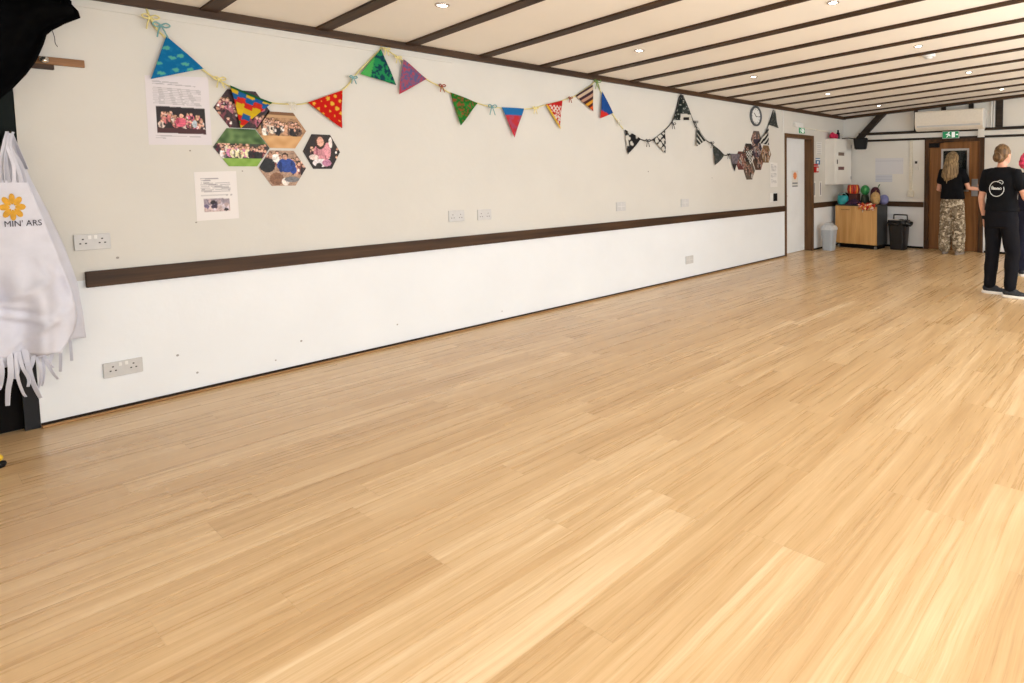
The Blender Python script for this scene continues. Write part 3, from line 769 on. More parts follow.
def big_flag(u, v):
    if v < 2.16 and u > 5.88: return W_ if not (5.93 < u < 6.04 and v < 2.12) else K
    if nz(u, v, 50, 3) > .38: return (190, 192, 188)
    return (40, 48, 46) if nz(u, v, 12, 2) > -.1 else (66, 72, 70)
flag([(5.906, 2.40), (6.121, 2.093), (5.722, 2.066)], big_flag, t2, 12, 30)
flag([(6.198, 2.010), (6.411, 1.845), (6.174, 1.752)], lambda u, v: W_ if .0 < ((v-1.84)+(u-6.2)*.75)*14 % 1 < .28 else (52, 58, 56), t2, 13)
flag([(6.560, 1.785), (6.815, 1.651), (6.58, 1.505)], lambda u, v: (66, 70, 68) if nz(u, v, 30) < .25 else (92, 94, 92), t2, 14)
flag([(6.942, 1.672), (7.170, 1.670), (7.051, 1.420)], lambda u, v: (52, 50, 54) if v < 1.53 else ((136, 126, 132) if nz(u, v, 30) > -.1 else (112, 104, 112)), t2, 15)
flag([(7.668, 1.852), (7.958, 2.092), (7.955, 1.83)], lambda u, v: K if ((v-(u-7.668)*.75)*13) % 1 < .55 else W_, t2, 16, 30)
flag([(8.132, 2.395), (8.272, 2.112), (7.966, 2.150)], lambda u, v: (60, 66, 66) if nz(u, v, 40) < .2 else (100, 104, 102), t2, 17)
flag([(7.34, 1.715), (7.50, 1.745), (7.45, 1.48)], lambda u, v: K if (int(u*40)+int(v*40)) % 2 else W_, t2, 18)
for y, z, m, s in ((5.257, 1.79, 'dark_cord', 1.6), (5.72, 2.02, 'dark_cord', 1.4), (5.88, 2.38, 'dark_cord', 1.2), (6.16, 2.07, 'dark_cord', 1.5), (6.50, 1.81, 'dark_cord', 1.5), (6.88, 1.66, 'dark_cord', 1.3), (7.90, 2.06, 'dark_cord', 1.2)):
    bow(t2, y, z, M[m], .004, s)
reloc(t2)

# ------------------------------------------------------------------ near left corner
t = thing('coat_rail', 'short brown wooden coat rail with a white knob high on the wall', 'coat rail', (0, .60, 2.04))
box('rail_board', 0, .022, -.085, .123, -.020, .022, M['rail_wood'], t, .003)
box('rail_bracket', 0, .03, -.085, .006, -.048, -.021, M['beam_y'], t, .002)
V, F = lathe_geo([(.0, 0), (.008, 0), (.008, .02), (.017, .026), (.019, .034), (.013, .042), (0, .044)], 18)
mobj('peg_knob', [Vector((.022+v.z, -.031+v.x, v.y)) for v in V], F, M['chrome'], t, True)

# black curtain swept aside over the doorway
low = [(-1.0, .55), (-.55, .80), (-.2, 1.10), (.08, 1.38), (.26, 1.60), (.36, 1.755), (.405, 1.825), (.44, 1.872), (.485, 1.945), (.525, 2.025), (.545, 2.085), (.557, 2.120), (.572, 2.175), (.595, 2.205), (.640, 2.245), (.698, 2.286), (.690, 2.312), (.662, 2.350), (.66, 2.40)]
V = []; F = []; NJ = 26
for i, (a, b) in enumerate(low):
    top = (a*.92-.02, 2.405)
    for j in range(NJ):
        s = j/(NJ-1)
        y = a+(top[0]-a)*s; z = b+(top[1]-b)*s
        x = .13+.05*math.sin(s*9+a*6)*(1-.3*s)+.025*math.sin(a*30+s*4)+.03*nz(y, z, 5, 2)
        V.append((x, y, z))
for i in range(len(low)-1):
    for j in range(NJ-1): F.append((i*NJ+j, (i+1)*NJ+j, (i+1)*NJ+j+1, i*NJ+j+1))
o = mobj('curtain', V, F, M['black_cloth'], None, True)
so = o.modifiers.new('thickness', 'SOLIDIFY'); so.thickness = .012
tag(o, 'black cloth curtain swept aside at the top corner above the white aprons', 'curtain')
tube('loose_thread', smooth_path([(.10, .60, 2.20), (.11, .606, 2.16), (.10, .608, 2.13), (.105, .615, 2.11)], 4), .0016, M['dark_cord'], o, 5)

# aprons
t = thing('coat_hook', 'metal hook on the door frame holding the white aprons', 'hook', (-.004, .425, 1.64))
box('hook_plate', 0, .004, -.010, .010, -.03, .02, M['dark_green'], t, .001)
tube('hook_arm', smooth_path([(.003, 0, .0), (.05, 0, -.012), (.11, 0, -.008), (.125, 0, .004)], 4), .005, M['dark_green'], t)

def interp(T, z):
    for (z0, a), (z1, b) in zip(T[:-1], T[1:]):
        if z1 <= z <= z0: return a+(b-a)*(z0-z)/(z0-z1)
    return T[-1][1] if z < T[-1][0] else T[0][1]
Rf = [(1.383, .463), (1.2, .503), (1.0, .545), (.75, .592), (.62, .602), (.54, .580), (.46, .533)]
Lf = [(1.383, .330), (1.2, .29), (1.0, .24), (.75, .19), (.46, .15)]
def depth_front(y, z):
    k = min(1, max(0, (1.08-z)/.35)); k = k*k*(3-2*k)*.97+.03
    w = .035*k*math.sin(y*26+z*2.6)+.014*k*math.sin(y*61-z*5+1)+.018*k*nz(y, z, 7, 3)
    w += .020*math.sin((z*1.0+(y-.4)*1.6)*17)*max(0, 1-abs(z-.78)/.26)          # gathered waist folds
    def crease(c0, dy, dz, wd, h):        # pulled diagonal creases toward the right edge
        d = (z-c0[1])*dy-(y-c0[0])*dz; q = (y-c0[0])*dy+(z-c0[1])*dz
        return h*math.exp(-(d/wd)**2)*max(0, 1-abs(q)/.22)
    w += k*(crease((.44, .80), .86, .50, .016, .030)+crease((.40, .66), .93, -.37, .018, .034)+crease((.48, .60), .80, .60, .014, .028)+crease((.33, .74), .95, -.30, .015, .024)+crease((.50, .90), .34, -.94, .012, .020))
    return .160+w+.040*k
def apron(name, Rt, Lt, z0, z1f, depth, m, label):
    NU, NV = 44, 70; V = []; F = []
    for j in range(NV):
        for i in range(NU):
            s = i/(NU-1); yb = None
            zt = z0; zb = z1f(s)
            z = zt+(zb-zt)*j/(NV-1)
            y = interp(Lt, z)+(interp(Rt, z)-interp(Lt, z))*s
            V.append((depth(y, z), y, z))
    for j in range(NV-1):
        for i in range(NU-1): F.append((j*NU+i, j*NU+i+1, (j+1)*NU+i+1, (j+1)*NU+i))
    o = mobj(name, V, F, m, None, True)
    s = o.modifiers.new('thickness', 'SOLIDIFY'); s.thickness = .004; s.offset = 0
    tag(o, label, 'apron', 'white cotton aprons hanging by the doorway'); return o
ap = apron('apron', Rf, Lf, 1.383, lambda s: .440+.02*math.sin(s*3), depth_front, M['apron'], 'white cotton apron with a gold flower print, front of the hanging bundle')
Rb = [(1.60, .440), (1.38, .488), (1.2, .540), (1.0, .592), (.80, .628), (.62, .640), (.47, .645)]
Lb = [(1.60, .41), (1.38, .36), (1.0, .25), (.47, .18)]
def depth_back(y, z):
    k = min(1, max(0, (1.62-z)/.6)); return .055+.022*k*math.sin(y*34+z*3)+.012*k*nz(y, z, 8, 9)
ap2 = apron('apron', Rb, Lb, 1.60, lambda s: .468+.012*math.sin(s*9), depth_back, M['apron2'], 'plain white apron hanging behind the flower printed apron, its corner out to the right')

def ribbon(name, P, w, m, parent, tw=0.):
    P = smooth_path(P, 5); n = len(P); V = []; F = []
    for i, p in enumerate(P):
        t_ = (P[min(i+1, n-1)]-P[max(i-1, 0)]).normalized()
        s = Vector((math.sin(tw+i*.05), math.cos(tw+i*.05), 0)); s = (s-t_*s.dot(t_)).normalized()
        nn = t_.cross(s)
        for a, b in ((-1, -1), (1, -1), (1, 1), (-1, 1)): V.append(p+s*(a*w/2)+nn*(b*.0012))
    for i in range(n-1):
        for k in range(4): F.append((i*4+k, i*4+(k+1) % 4, (i+1)*4+(k+1) % 4, (i+1)*4+k))
    F += [(3, 2, 1, 0), tuple(range((n-1)*4, n*4))]
    return mobj(name, V, F, m, parent)
rr = random.Random(9)
for k, ye in enumerate((.372, .388, .404, .419, .433, .446, .457)):
    ribbon('neck_strap', [(.108, .416+.003*k, 1.637), (.14, .405+.25*(ye-.405), 1.56), (.165+.01*(k % 2), .405+.8*(ye-.405)+rr.uniform(-.006, .006), 1.46), (depth_front(ye, 1.37)+.006, ye, 1.37)], .013, M['apron'] if k % 2 else M['apron2'], ap, rr.uniform(-.9, .9))
for k, ye in enumerate((.40, .445, .475)):
    ribbon('neck_strap', [(.095, .425, 1.637), (.085, .42+.5*(ye-.42), 1.55), (.075, ye, 1.44)], .02, M['apron2'], ap2, .3*k)
strs = [([(.17, .405, .50), (.20, .412, .40), (.19, .425, .30), (.20, .445, .215)], .021), ([(.18, .355, .50), (.21, .352, .38), (.19, .340, .29), (.20, .333, .21)], .021),
        ([(.16, .43, .50), (.18, .455, .38), (.17, .452, .30), (.17, .44, .26)], .012), ([(.15, .46, .50), (.17, .475, .42), (.165, .495, .34), (.16, .515, .29)], .015),
        ([(.19, .375, .48), (.22, .372, .36), (.21, .385, .27), (.21, .395, .24)], .012), ([(.15, .47, .46), (.16, .468, .37), (.16, .462, .30), (.15, .455, .27)], .014)]
strs += [([(.185, .32, .47), (.20, .325, .40), (.19, .318, .33), (.195, .31, .30)], .018), ([(.18, .385, .48), (.215, .392, .40), (.20, .41, .33), (.205, .405, .29)], .014), ([(.175, .44, .49), (.19, .43, .42), (.18, .415, .36), (.19, .42, .31)], .016), ([(.16, .50, .50), (.175, .50, .44), (.17, .49, .39), (.165, .50, .36)], .014), ([(.17, .36, .46), (.19, .375, .40), (.18, .365, .34)], .022)]
for P, w in strs: ribbon('tie_string', P, w, M['apron'], ap, .2)
for P, w in (([(.07, .545, .50), (.075, .54, .40), (.07, .535, .31)], .012), ([(.075, .575, .56), (.07, .58, .45), (.07, .58, .36)], .012)): ribbon('tie_string', P, w, M['apron2'], ap2, .1)
# waistband roll with tucked ties
tube('waistband', smooth_path([(.155, .20, .455), (.175, .30, .462), (.165, .38, .448), (.18, .46, .470), (.145, .535, .482)], 6), [(.026, .012)]*31, M['apron2'], ap, 8, (0, 0, 1))
tube('waistband', smooth_path([(.15, .24, .415), (.165, .33, .425), (.16, .42, .432), (.15, .52, .462)], 6), [(.020, .010)]*19, M['apron'], ap, 8, (0, 0, 1))
# printed flower and lettering
def on_front(V, off=.006): return [Vector((depth_front(v[0], v[1])+off, v[0], v[1])) for v in V]
fc = (.407, 1.242)
for k in range(8):
    a = 2*PI*k/8+PI/2; ring = []; F = []
    prof = [(.014, .003), (.026, .012), (.042, .0165), (.058, .015), (.068, .009), (.072, 0)]
    P2 = [(r, w) for r, w in prof]+[(r, -w) for r, w in reversed(prof[:-1])]
    V2 = [(.042, 0)]+P2
    V2 = [(fc[0]+(r*math.cos(a)-w*math.sin(a))*.62, fc[1]+(r*math.sin(a)+w*math.cos(a))) for r, w in V2]
    F = [(0, i, i+1) for i in range(1, len(V2)-1)]+[(0, len(V2)-1, 1)]
    mobj('printed_petal', on_front(V2), F, M['gold'], ap)
TV, TF = text_geo("MIN' ARS", .052)
tw_ = max(v.x for v in TV)
TV2 = [(.374+v.x/tw_*.128, 1.140+v.y*.85) for v in TV]
mobj('printed_lettering', on_front(TV2), TF, M['ink'], ap)['label'] = "navy printed letters MIN' ARS"

# shoe tip just entering at the left edge of the floor
t = thing('shoe', 'yellow topped shoe with a black sole on the floor at the left edge', 'shoe', (.515, .165, 0), math.radians(-8))
V, F = loft_geo([(0, 0, 0, .045, .125), (0, 0, .012, .048, .13), (0, 0, .022, .047, .128)], 24); mobj('sole', V, F, M['black'], t, False)
remesh('upper', [ell_geo((0, .05, .045), (.040, .072, .034)), ell_geo((0, -.055, .055), (.036, .06, .045))], .006, mat('yellow_canvas', (222, 186, 52), .7), t, 4)

# ------------------------------------------------------------------ around the white door
t = thing('exit_sign', 'small green running man exit sign above the white door', 'exit sign', (0, 8.94, 2.165))
box('light_housing', 0, .05, -.17, .10, .0, .075, M['plastic_white'], t, .008)
def exit_face(parent, pos, w, h):
    """green face with a white doorway, arrow and running figure; pos(u,v,d)"""
    def q(name, pts, m, d):
        V = [pos(a*w/2, b*h/2, d) for a, b in pts]; return mobj(name, V, [tuple(range(len(pts)))], m, parent)
    q('green_face', [(-1, -1), (1, -1), (1, 1), (-1, 1)], M['green_sign'], 0)
    q('pictogram', [(.15, -.8), (.55, -.8), (.55, .8), (.15, .8)], M['sign_white'], .0012)
    for pts in ([(-.55, -.75), (-.42, -.75), (-.22, -.1), (-.08, -.5), (.02, -.42), (-.12, .1), (-.2, .4), (-.42, .4), (-.62, .0), (-.52, -.05), (-.38, .15), (-.34, -.1)],
                [(-.28, .5), (-.14, .5), (-.10, .66), (-.14, .82), (-.28, .82), (-.32, .66)], [(.68, -.1), (.80, -.1), (.80, -.3), (.95, 0), (.80, .3), (.80, .1), (.68, .1)]):
        q('pictogram', pts, M['sign_white'], .0014)
box('sign_panel', 0, .022, -.02, .20, -.105, .0, M['plastic_white'], t, .003)
exit_face(t, lambda a, b, d: Vector((.0225+d, .09+a, -.052+b)), .20, .092)
t = thing('conduit', 'thin white conduit running from the exit sign to the corner', 'conduit', (0, 9.2, 2.17))
tube('pipe', [(.010, -.05, .0), (.010, .78, -.02), (.010, 1.45, -.06)], .010, M['white_cord'], t)
for y in (.3, 1.0): box('clip', 0, .026, y-.008, y+.008, -.045, .0, M['plastic_white'], t)
t = thing('conduit', 'thin white upright conduit from the ceiling plate to the white door frame', 'conduit', (0, 8.43, 2.045))
tube('pipe', [(.009, 0, .0), (.009, 0, .36)], .009, M['plastic_white'], t); box('clip', 0, .02, -.014, .014, .17, .19, M['plastic_white'], t)

t = thing('fire_alarm_point', 'red fire alarm call point right of the white door', 'fire alarm', (0, 9.54, 1.45))
box('housing', 0, .055, -.05, .05, -.055, .055, M['red'], t, .006); box('break_glass', .055, .058, -.032, .032, -.03, .03, M['plastic_white'], t, .001)
box('top_sign', 0, .012, -.045, .10, .065, .10, M['red'], t, .002)
o = pic('notice', [(9.565, 1.54), (9.735, 1.54), (9.735, 1.655), (9.565, 1.655)], onwall(.0015), lambda u, v: (236, 240, 244) if (abs(v-1.63) < .010 or (abs(v-1.58) < .02 and abs(u-9.65) < .03)) else (64, 110, 150), 16, M['attr'], None, .003)
tag(o, 'small blue notice above the red fire alarm point', 'notice')
for y, lab in ((9.53, 'narrow white strip sign with a grey bar, the one beside the door frame'), (9.755, 'narrow white strip sign with a grey bar, the one beside the wall cabinet')):
    o = pic('strip_sign', [(y-.05, .96), (y+.05, .96), (y+.05, 1.235), (y-.05, 1.235)], onwall(.0015), lambda u, v, y=y: (112, 112, 120) if abs(u-y) < .016 and .985 < v < 1.21 else (226, 224, 220), 18, M['attr'], None, .003)
    tag(o, lab, 'sign', 'narrow strip signs by the door')
o = pic('notice', [(9.60, 1.72), (9.80, 1.72), (9.80, 1.95), (9.60, 1.95)], onwall(.0015), lambda u, v: (196, 196, 196) if int(v*55) % 2 and abs(u-9.7) < .08 else (226, 224, 220), 14, M['attr'], None, .003)
tag(o, 'faint white paper notice above the blue notice', 'notice')

# white wall cabinet in the corner
t = thing('wall_cabinet', 'tall white wall cabinet fixed high in the far left corner', 'cabinet', (0, 9.93, 1.17))
box('carcass', 0, .195, 0, .70, 0, .845, M['white_gloss'], t, .004)
dr = box('cabinet_door', .195, .215, .012, .688, .012, .833, M['white_gloss'], t, .004)
for z in (.12, .72): box('hinge', .215, .222, .655, .685, z-.03, z+.03, M['steel'], dr)
for z, m in ((.565, 'dark'), (.30, 'dark')):
    box('label_plate', .215, .219, .12, .36, z-.03, z+.03, mat('maroon_label', (110, 66, 62), .5) if z < .5 else mat('brown_label', (112, 98, 88), .5), dr, .001)
box('latch', .215, .226, .06, .08, .38, .46, M['dark'], dr)
t = thing('pink_bag', 'crumpled pinkish red bundle on top of the white wall cabinet', 'bag', (.115, 10.03, 2.0155))
remesh('cloth_body', [ell_geo((0, 0, .05), (.07, .08, .05)), ell_geo((.02, .07, .045), (.05, .06, .045)), ell_geo((0, -.03, .09), (.03, .03, .03))], .008, mat('pinkish_red_cloth', (206, 40, 84), .8, var=.2), t, 3, .012, 26)
t = thing('bottle', 'dark bottle standing on top of the white wall cabinet', 'bottle', (.115, 10.24, 2.0155))
lathe('bottle_body', [(0, 0), (.032, 0), (.034, .01), (.034, .105), (.018, .13), (.014, .14), (0, .14)], mat('dark_glass', (36, 30, 46), .15), t, 20)
lathe('bottle_cap', [(0, .14), (.017, .14), (.017, .17), (0, .17)], M['black'], t, 16)

# speaker at the foot of the diagonal brace
t = thing('loudspeaker', 'black box loudspeaker under the foot of the diagonal brace', 'loudspeaker', (.50, 10.40, 1.92), math.radians(18))
V = []
for z, k in ((-.10, .8), (.11, 1.)):
    for a, b in ((-.13*k, -.085), (.13*k, -.085), (.13*k, .09), (-.13*k, .09)): V.append((a, b, z))
bm = bmesh.new(); vs = [bm.verts.new(v) for v in V]
for f in ((3, 2, 1, 0), (4, 5, 6, 7), (0, 1, 5, 4), (1, 2, 6, 5), (2, 3, 7, 6), (3, 0, 4, 7)): bm.faces.new([vs[i] for i in f])
bmesh.ops.bevel(bm, geom=bm.edges[:], offset=.012, segments=2, affect='EDGES')
bmobj('enclosure', bm, M['black'], t)
box('grille', -.095, .095, -.092, -.084, -.075, .085, mat('speaker_mesh', (20, 20, 22), .8, var=.3, scale=300), t, .004)
tube('mount_arm', [(0, .09, .0), (-.05, .20, .04), (-.08, .31, .07)], .014, M['black'], t)
tube('cable', smooth_path([(-.12, .05, .10), (-.22, .0, .115), (-.34, -.03, .105)], 4), .009, M['black'], t)

# things on the back wall
o = pic('paper_sheet', [(.664, 1.36), (1.21, 1.36), (1.21, 1.655), (.664, 1.655)], onback(YB-.0015), lambda u, v: (214, 216, 222) if abs(v-1.60) > .006 else (196, 198, 206), 14, M['attr'], None, .003)
tag(o, 'wide pale lilac-grey sheet on the back wall, the upper of two', 'paper')
o = pic('paper_sheet', [(.67, 1.21), (1.00, 1.21), (1.00, 1.352), (.67, 1.352)], onback(YB-.0015), lambda u, v: (206, 210, 220) if int(v*60) % 3 else (196, 200, 212), 14, M['attr'], None, .003)
tag(o, 'pale blue-grey sheet on the back wall, the lower of two', 'paper')
t = thing('cable_trunking', 'cream upright cable trunking ending in a small socket box', 'trunking', (1.36, YB, .94))
box('channel', -.028, .028, -.025, 0, .10, 1.03, M['white_cord'], t, .003); box('socket_box', -.055, .06, -.04, 0, 0, .115, M['white_cord'], t, .005)
t = thing('wall_phone', 'white wall handset with a dark screen left of the brown door', 'handset', (1.46, YB, 1.43))
box('cradle', -.045, .045, -.03, 0, 0, .185, M['plastic_white'], t, .008); box('screen', -.022, .022, -.033, -.029, .115, .16, M['dark'], t, .001)
t = thing('exit_sign', 'wide green running man exit sign above the brown door', 'exit sign', (2.08, YB-.04, 2.04))
box('sign_panel', -.145, .145, -.025, .0, -.062, .062, M['plastic_white'], t, .004)
exit_face(t, lambda a, b, d: Vector((a, -.0255-d, b)), .275, .112)
t = thing('air_conditioner', 'long white air conditioning unit high above the brown door', 'air conditioner', (2.075, YB-.04, 2.118))
bm = bmesh.new()
prof = [(0, .0), (-.12, .0), (-.185, .05), (-.205, .12), (-.205, .31), (-.19, .335), (0, .335)]
A = [bm.verts.new((-.575, y, z)) for y, z in prof]; B_ = [bm.verts.new((.575, y, z)) for y, z in prof]
n = len(prof)
for i in range(n): bm.faces.new((A[i], A[(i+1) % n], B_[(i+1) % n], B_[i]))
bm.faces.new(A[::-1]); bm.faces.new(B_)
bmobj('casing', bm, mat('warm_white_casing', (234, 228, 216), .45, var=.02), t)
boxes('air_louvre', [(-.54, .54, -.196, -.19, .058, .112)], M['plastic_grey'], t); boxes('end_cap', [(.575, .585, -.18, 0, .02, .32)], M['plastic_white'], t)
t = thing('cable_trunking', 'short white trunking dropping from the right end of the air conditioner', 'trunking', (2.59, YB-.036, 2.0))
box('channel', -.05, .05, -.03, 0, 0, .14, M['white_gloss'], t, .004); box('end_cap', -.055, .055, -.034, 0, -.02, 0, M['white_gloss'], t, .003)
t = thing('pipe_pair', 'pair of pale upright pipes right of the air conditioner', 'pipe', (2.745, YB, 2.142))
for dx in (0, .045): tube('pipe', [(dx, -.022, 0), (dx, -.022, .45)], .016, M['plastic_white'], t)
o = pic('paper_sheet', [(2.70, 1.18), (2.92, 1.18), (2.92, 1.48), (2.70, 1.48)], onback(YB-.001), lambda u, v: (190, 192, 196) if abs(math.hypot(u-2.80, v-1.36)-.06) < .008 or int(v*50) % 3 == 0 and v < 1.27 else (226, 226, 224), 20, M['attr'], None, .002)
tag(o, 'white sheet with a faint round drawing right of the brown door', 'paper')

# ------------------------------------------------------------------ floor standing things at the far end
t = thing('cupboard', 'low beech two-door cupboard with charcoal sides', 'cupboard', (.55, 10.325, 0), math.radians(-5))
w, dp = .43, .21
boxes('carcass', [(-w, -w+.02, -dp+.02, dp, .075, .78), (w-.02, w, -dp+.02, dp, .075, .78), (-w+.02, w-.02, -dp+.02, dp, .075, .10), (-w+.02, w-.02, dp-.015, dp, .10, .78)], M['charcoal'], t)
box('top', -w, w, -dp, dp, .78, .80, M['charcoal'], t, .003)
box('plinth', -w+.03, w-.03, -dp+.05, dp-.03, .0, .075, M['near_black'], t)
for sx in (-1, 1):
    dr = box('cupboard_door', min(sx*.002, sx*(w-.002)), max(sx*.002, sx*(w-.002)), -dp, -dp+.02, .08, .777, M['beech'], t, .002)
    box('pull_handle', sx*.21-.09, sx*.21+.09, -dp-.012, -dp, .70, .715, M['oak'], dr, .003)
for sx in (-1, 1):
    V, F = lathe_geo([(0, 0), (.028, 0), (.028, .03), (0, .03)], 16); mobj('caster', [Vector((sx*(w-.05)+v.z, -dp+.035+v.x, .028+v.y)) for v in V], F, M['steel'], t)
ZT = .8005
def onc(x, y, name, label, cat, dz=0.): return thing(name, label, cat, (x, y, ZT+dz))
t = onc(.232, 10.215, 'teal_pot', 'round teal pot at the left end of the cupboard top', 'pot')
lathe('pot_body', [(0, 0), (.075, 0), (.100, .035), (.106, .09), (.096, .145), (.082, .165), (.074, .165), (.086, .14), (.095, .09), (.085, .02), (0, .015)], mat('teal_plastic', (40, 150, 158), .4), t)
tube('pot_handle', smooth_path([(.088, 0, .15), (.05, -.03, .20), (-.05, -.03, .20), (-.088, 0, .15)], 5), .007, M['teal_ribbon'], t)
t = onc(.185, 10.435, 'black_bag', 'black cloth bag behind the teal pot on the cupboard', 'bag')
remesh('bag_body', [ell_geo((0, 0, .105), (.09, .06, .105)), ell_geo((.045, .0, .13), (.05, .05, .08))], .01, M['black_cloth'], t, 3, .015, 18)
t = onc(.395, 10.37, 'carton', 'brown carton under the orange drum on the cupboard', 'box')
box('carton_body', -.085, .085, -.07, .07, 0, .175, mat('brown_card', (92, 52, 46), .8), t, .004); box('carton_lid', -.089, .089, -.074, .074, .175, .195, mat('brown_card_lid', (78, 42, 42), .8), t, .003)
t = onc(.372, 10.37, 'drum', 'orange and red banded drum topmost on the cupboard pile', 'drum', .1952)
lathe('drum_shell', [(0, 0), (.095, 0), (.106, .03), (.109, .08), (.106, .13), (.095, .16), (0, .16)], mat('red_lacquer', (190, 56, 30), .4, var=.25, scale=18), t)
for k in range(10):
    a = 2*PI*k/10+.2
    tube('drum_band', [(.097*math.cos(a), .097*math.sin(a), .014), (.111*math.cos(a), .111*math.sin(a), .08), (.097*math.cos(a), .097*math.sin(a), .148)], .012, mat('orange_band', (232, 160, 66), .5) if k % 2 else mat('dark_red_band', (136, 30, 24), .5), t, 6)
lathe('drum_skin', [(0, .16), (.093, .16), (.088, .168), (0, .17)], mat('drum_skin', (150, 60, 36), .6), t)
t = onc(.590, 10.415, 'ball', 'green ball behind the purple cloth on the cupboard', 'ball')
V, F = ell_geo((0, 0, .262), (.085, .085, .095)); mobj('ball_body', V, F, mat('green_rubber', (50, 140, 76), .5, var=.2, scale=14), t, True)
lathe('ball_stand', [(0, 0), (.085, 0), (.08, .06), (.075, .12), (.06, .175), (0, .175)], mat('dark_green_stand', (52, 60, 46), .6), t, 20)
t = onc(.785, 10.43, 'hat', 'dark maroon felt hat behind the tan straw ball', 'hat')
lathe('hat_crown', [(0, 0), (.095, 0), (.096, .10), (.092, .20), (.078, .27), (.05, .31), (.02, .322), (0, .324)], mat('maroon_felt', (70, 26, 42), .85, var=.2), t)
tube('hat_band', [(.097*math.cos(a), .097*math.sin(a), .15) for a in [2*PI*k/20 for k in range(21)]], .006, mat('hat_band', (120, 60, 60), .7), t, 6)
tube('hat_feather', smooth_path([(.05, 0, .29), (.07, -.01, .34), (.10, -.02, .375)], 4), [.008]*4+[.012]*3+[.007, .003], mat('green_feather', (80, 120, 84), .7), t, 6)
t = onc(.875, 10.225, 'straw_ball', 'tan ribbed straw ball at the front of the cupboard top', 'ball')
V, F = ell_geo((0, 0, .120), (.086, .086, .120), 36, 18)
V = [Vector((v.x*(1+.05*math.cos(9*math.atan2(v.y, v.x))), v.y*(1+.05*math.cos(9*math.atan2(v.y, v.x))), v.z)) for v in V]
mobj('ball_body', V, F, mat('tan_straw', (190, 156, 104), .8, var=.15), t, True); tube('ball_stem', [(0, 0, .23), (.01, 0, .262)], .01, M['oak'], t)
t = onc(.968, 10.39, 'ball', 'lilac blue ball at the right end of the cupboard top', 'ball')
V, F = ell_geo((0, 0, .092), (.088, .088, .092), 30, 18); mobj('ball_body', V, F, mat('lilac_rubber', (116, 120, 168), .5), t, True)
tube('ball_seam', [(.089*math.cos(a), .089*math.sin(a)*.3, .092+.089*math.sin(a)) for a in [2*PI*k/24 for k in range(25)]], .003, mat('lilac_seam', (100, 104, 150), .5), t, 5)
def drape(name, label, x0, x1, y0, y1, over, m, amp, seed):
    """loose cloth on the top (cupboard axes), its front edge hanging over the cupboard front"""
    NX, NYY = 30, 26; V = []; F = []
    for j in range(NYY):
        for i in range(NX):
            s = i/(NX-1); q = j/(NYY-1); x = x0+(x1-x0)*s
            L = (y1-y0)+over*(.5+.5*abs(math.sin(s*7+seed))); dd = q*L
            h = .004+amp*abs(nz(x, dd, 14, seed))+amp*.5*abs(math.sin(x*40+dd*22+seed))
            if dd < y1-y0: p = (x, y1-dd, ZT+h+amp*1.1*math.sin(PI*q)*math.sin(PI*s))
            else: p = (x+.010*math.sin(dd*30+s*8), -.21-.020-h*.6, ZT+.01-(dd-(y1-y0)))
            V.append(p)
    for j in range(NYY-1):
        for i in range(NX-1): F.append((j*NX+i, j*NX+i+1, (j+1)*NX+i+1, (j+1)*NX+i))
    o = mobj(name, V, F, m, None, True); s = o.modifiers.new('thickness', 'SOLIDIFY'); s.thickness = .006; s.offset = 1
    o.location = (.55, 10.325, 0); o.rotation_euler = (0, 0, math.radians(-5))
    return tag(o, label, 'cloth')
drape('cloth', 'crumpled dark purple cloth on the cupboard beside the teal pot', -.19, .05, -.20, -.075, .0, mat('purple_cloth', (62, 36, 66), .9, var=.25, scale=16), .06, 3)
def rwcol():
    m = bpy.data.materials.new('red_white_print'); m.use_nodes = True; nt = m.node_tree; b = nt.nodes['Principled BSDF']
    tc = nt.nodes.new('ShaderNodeTexCoord'); vo = nt.nodes.new('ShaderNodeTexVoronoi'); vo.inputs['Scale'].default_value = 30
    nt.links.new(tc.outputs['Object'], vo.inputs['Vector']); s = nt.nodes.new('ShaderNodeSeparateColor'); nt.links.new(vo.outputs['Color'], s.inputs[0])
    rp = nt.nodes.new('ShaderNodeValToRGB'); rp.color_ramp.interpolation = 'CONSTANT'
    rp.color_ramp.elements[0].color = lin((176, 44, 32))+(1,); rp.color_ramp.elements[1].position = .45; rp.color_ramp.elements[1].color = lin((220, 130, 56))+(1,)
    e = rp.color_ramp.elements.new(.70); e.color = lin((236, 216, 196))+(1,)
    nt.links.new(s.outputs[0], rp.inputs[0]); nt.links.new(rp.outputs[0], b.inputs['Base Color']); b.inputs['Roughness'].default_value = .9; return m
o = drape('cloth', 'red, orange and white patterned cloth hanging over the cupboard front edge', .07, .41, -.20, -.195+.01, .10, rwcol(), .04, 8)
ribbon('fringe', [(.19, -.245, ZT-.02), (.18, -.25, ZT-.07), (.165, -.245, ZT-.13)], .012, M['white_cord'], o)
ribbon('fringe', [(.23, -.245, ZT-.02), (.225, -.25, ZT-.06), (.215, -.245, ZT-.10)], .012, M['cream_cord'], o)

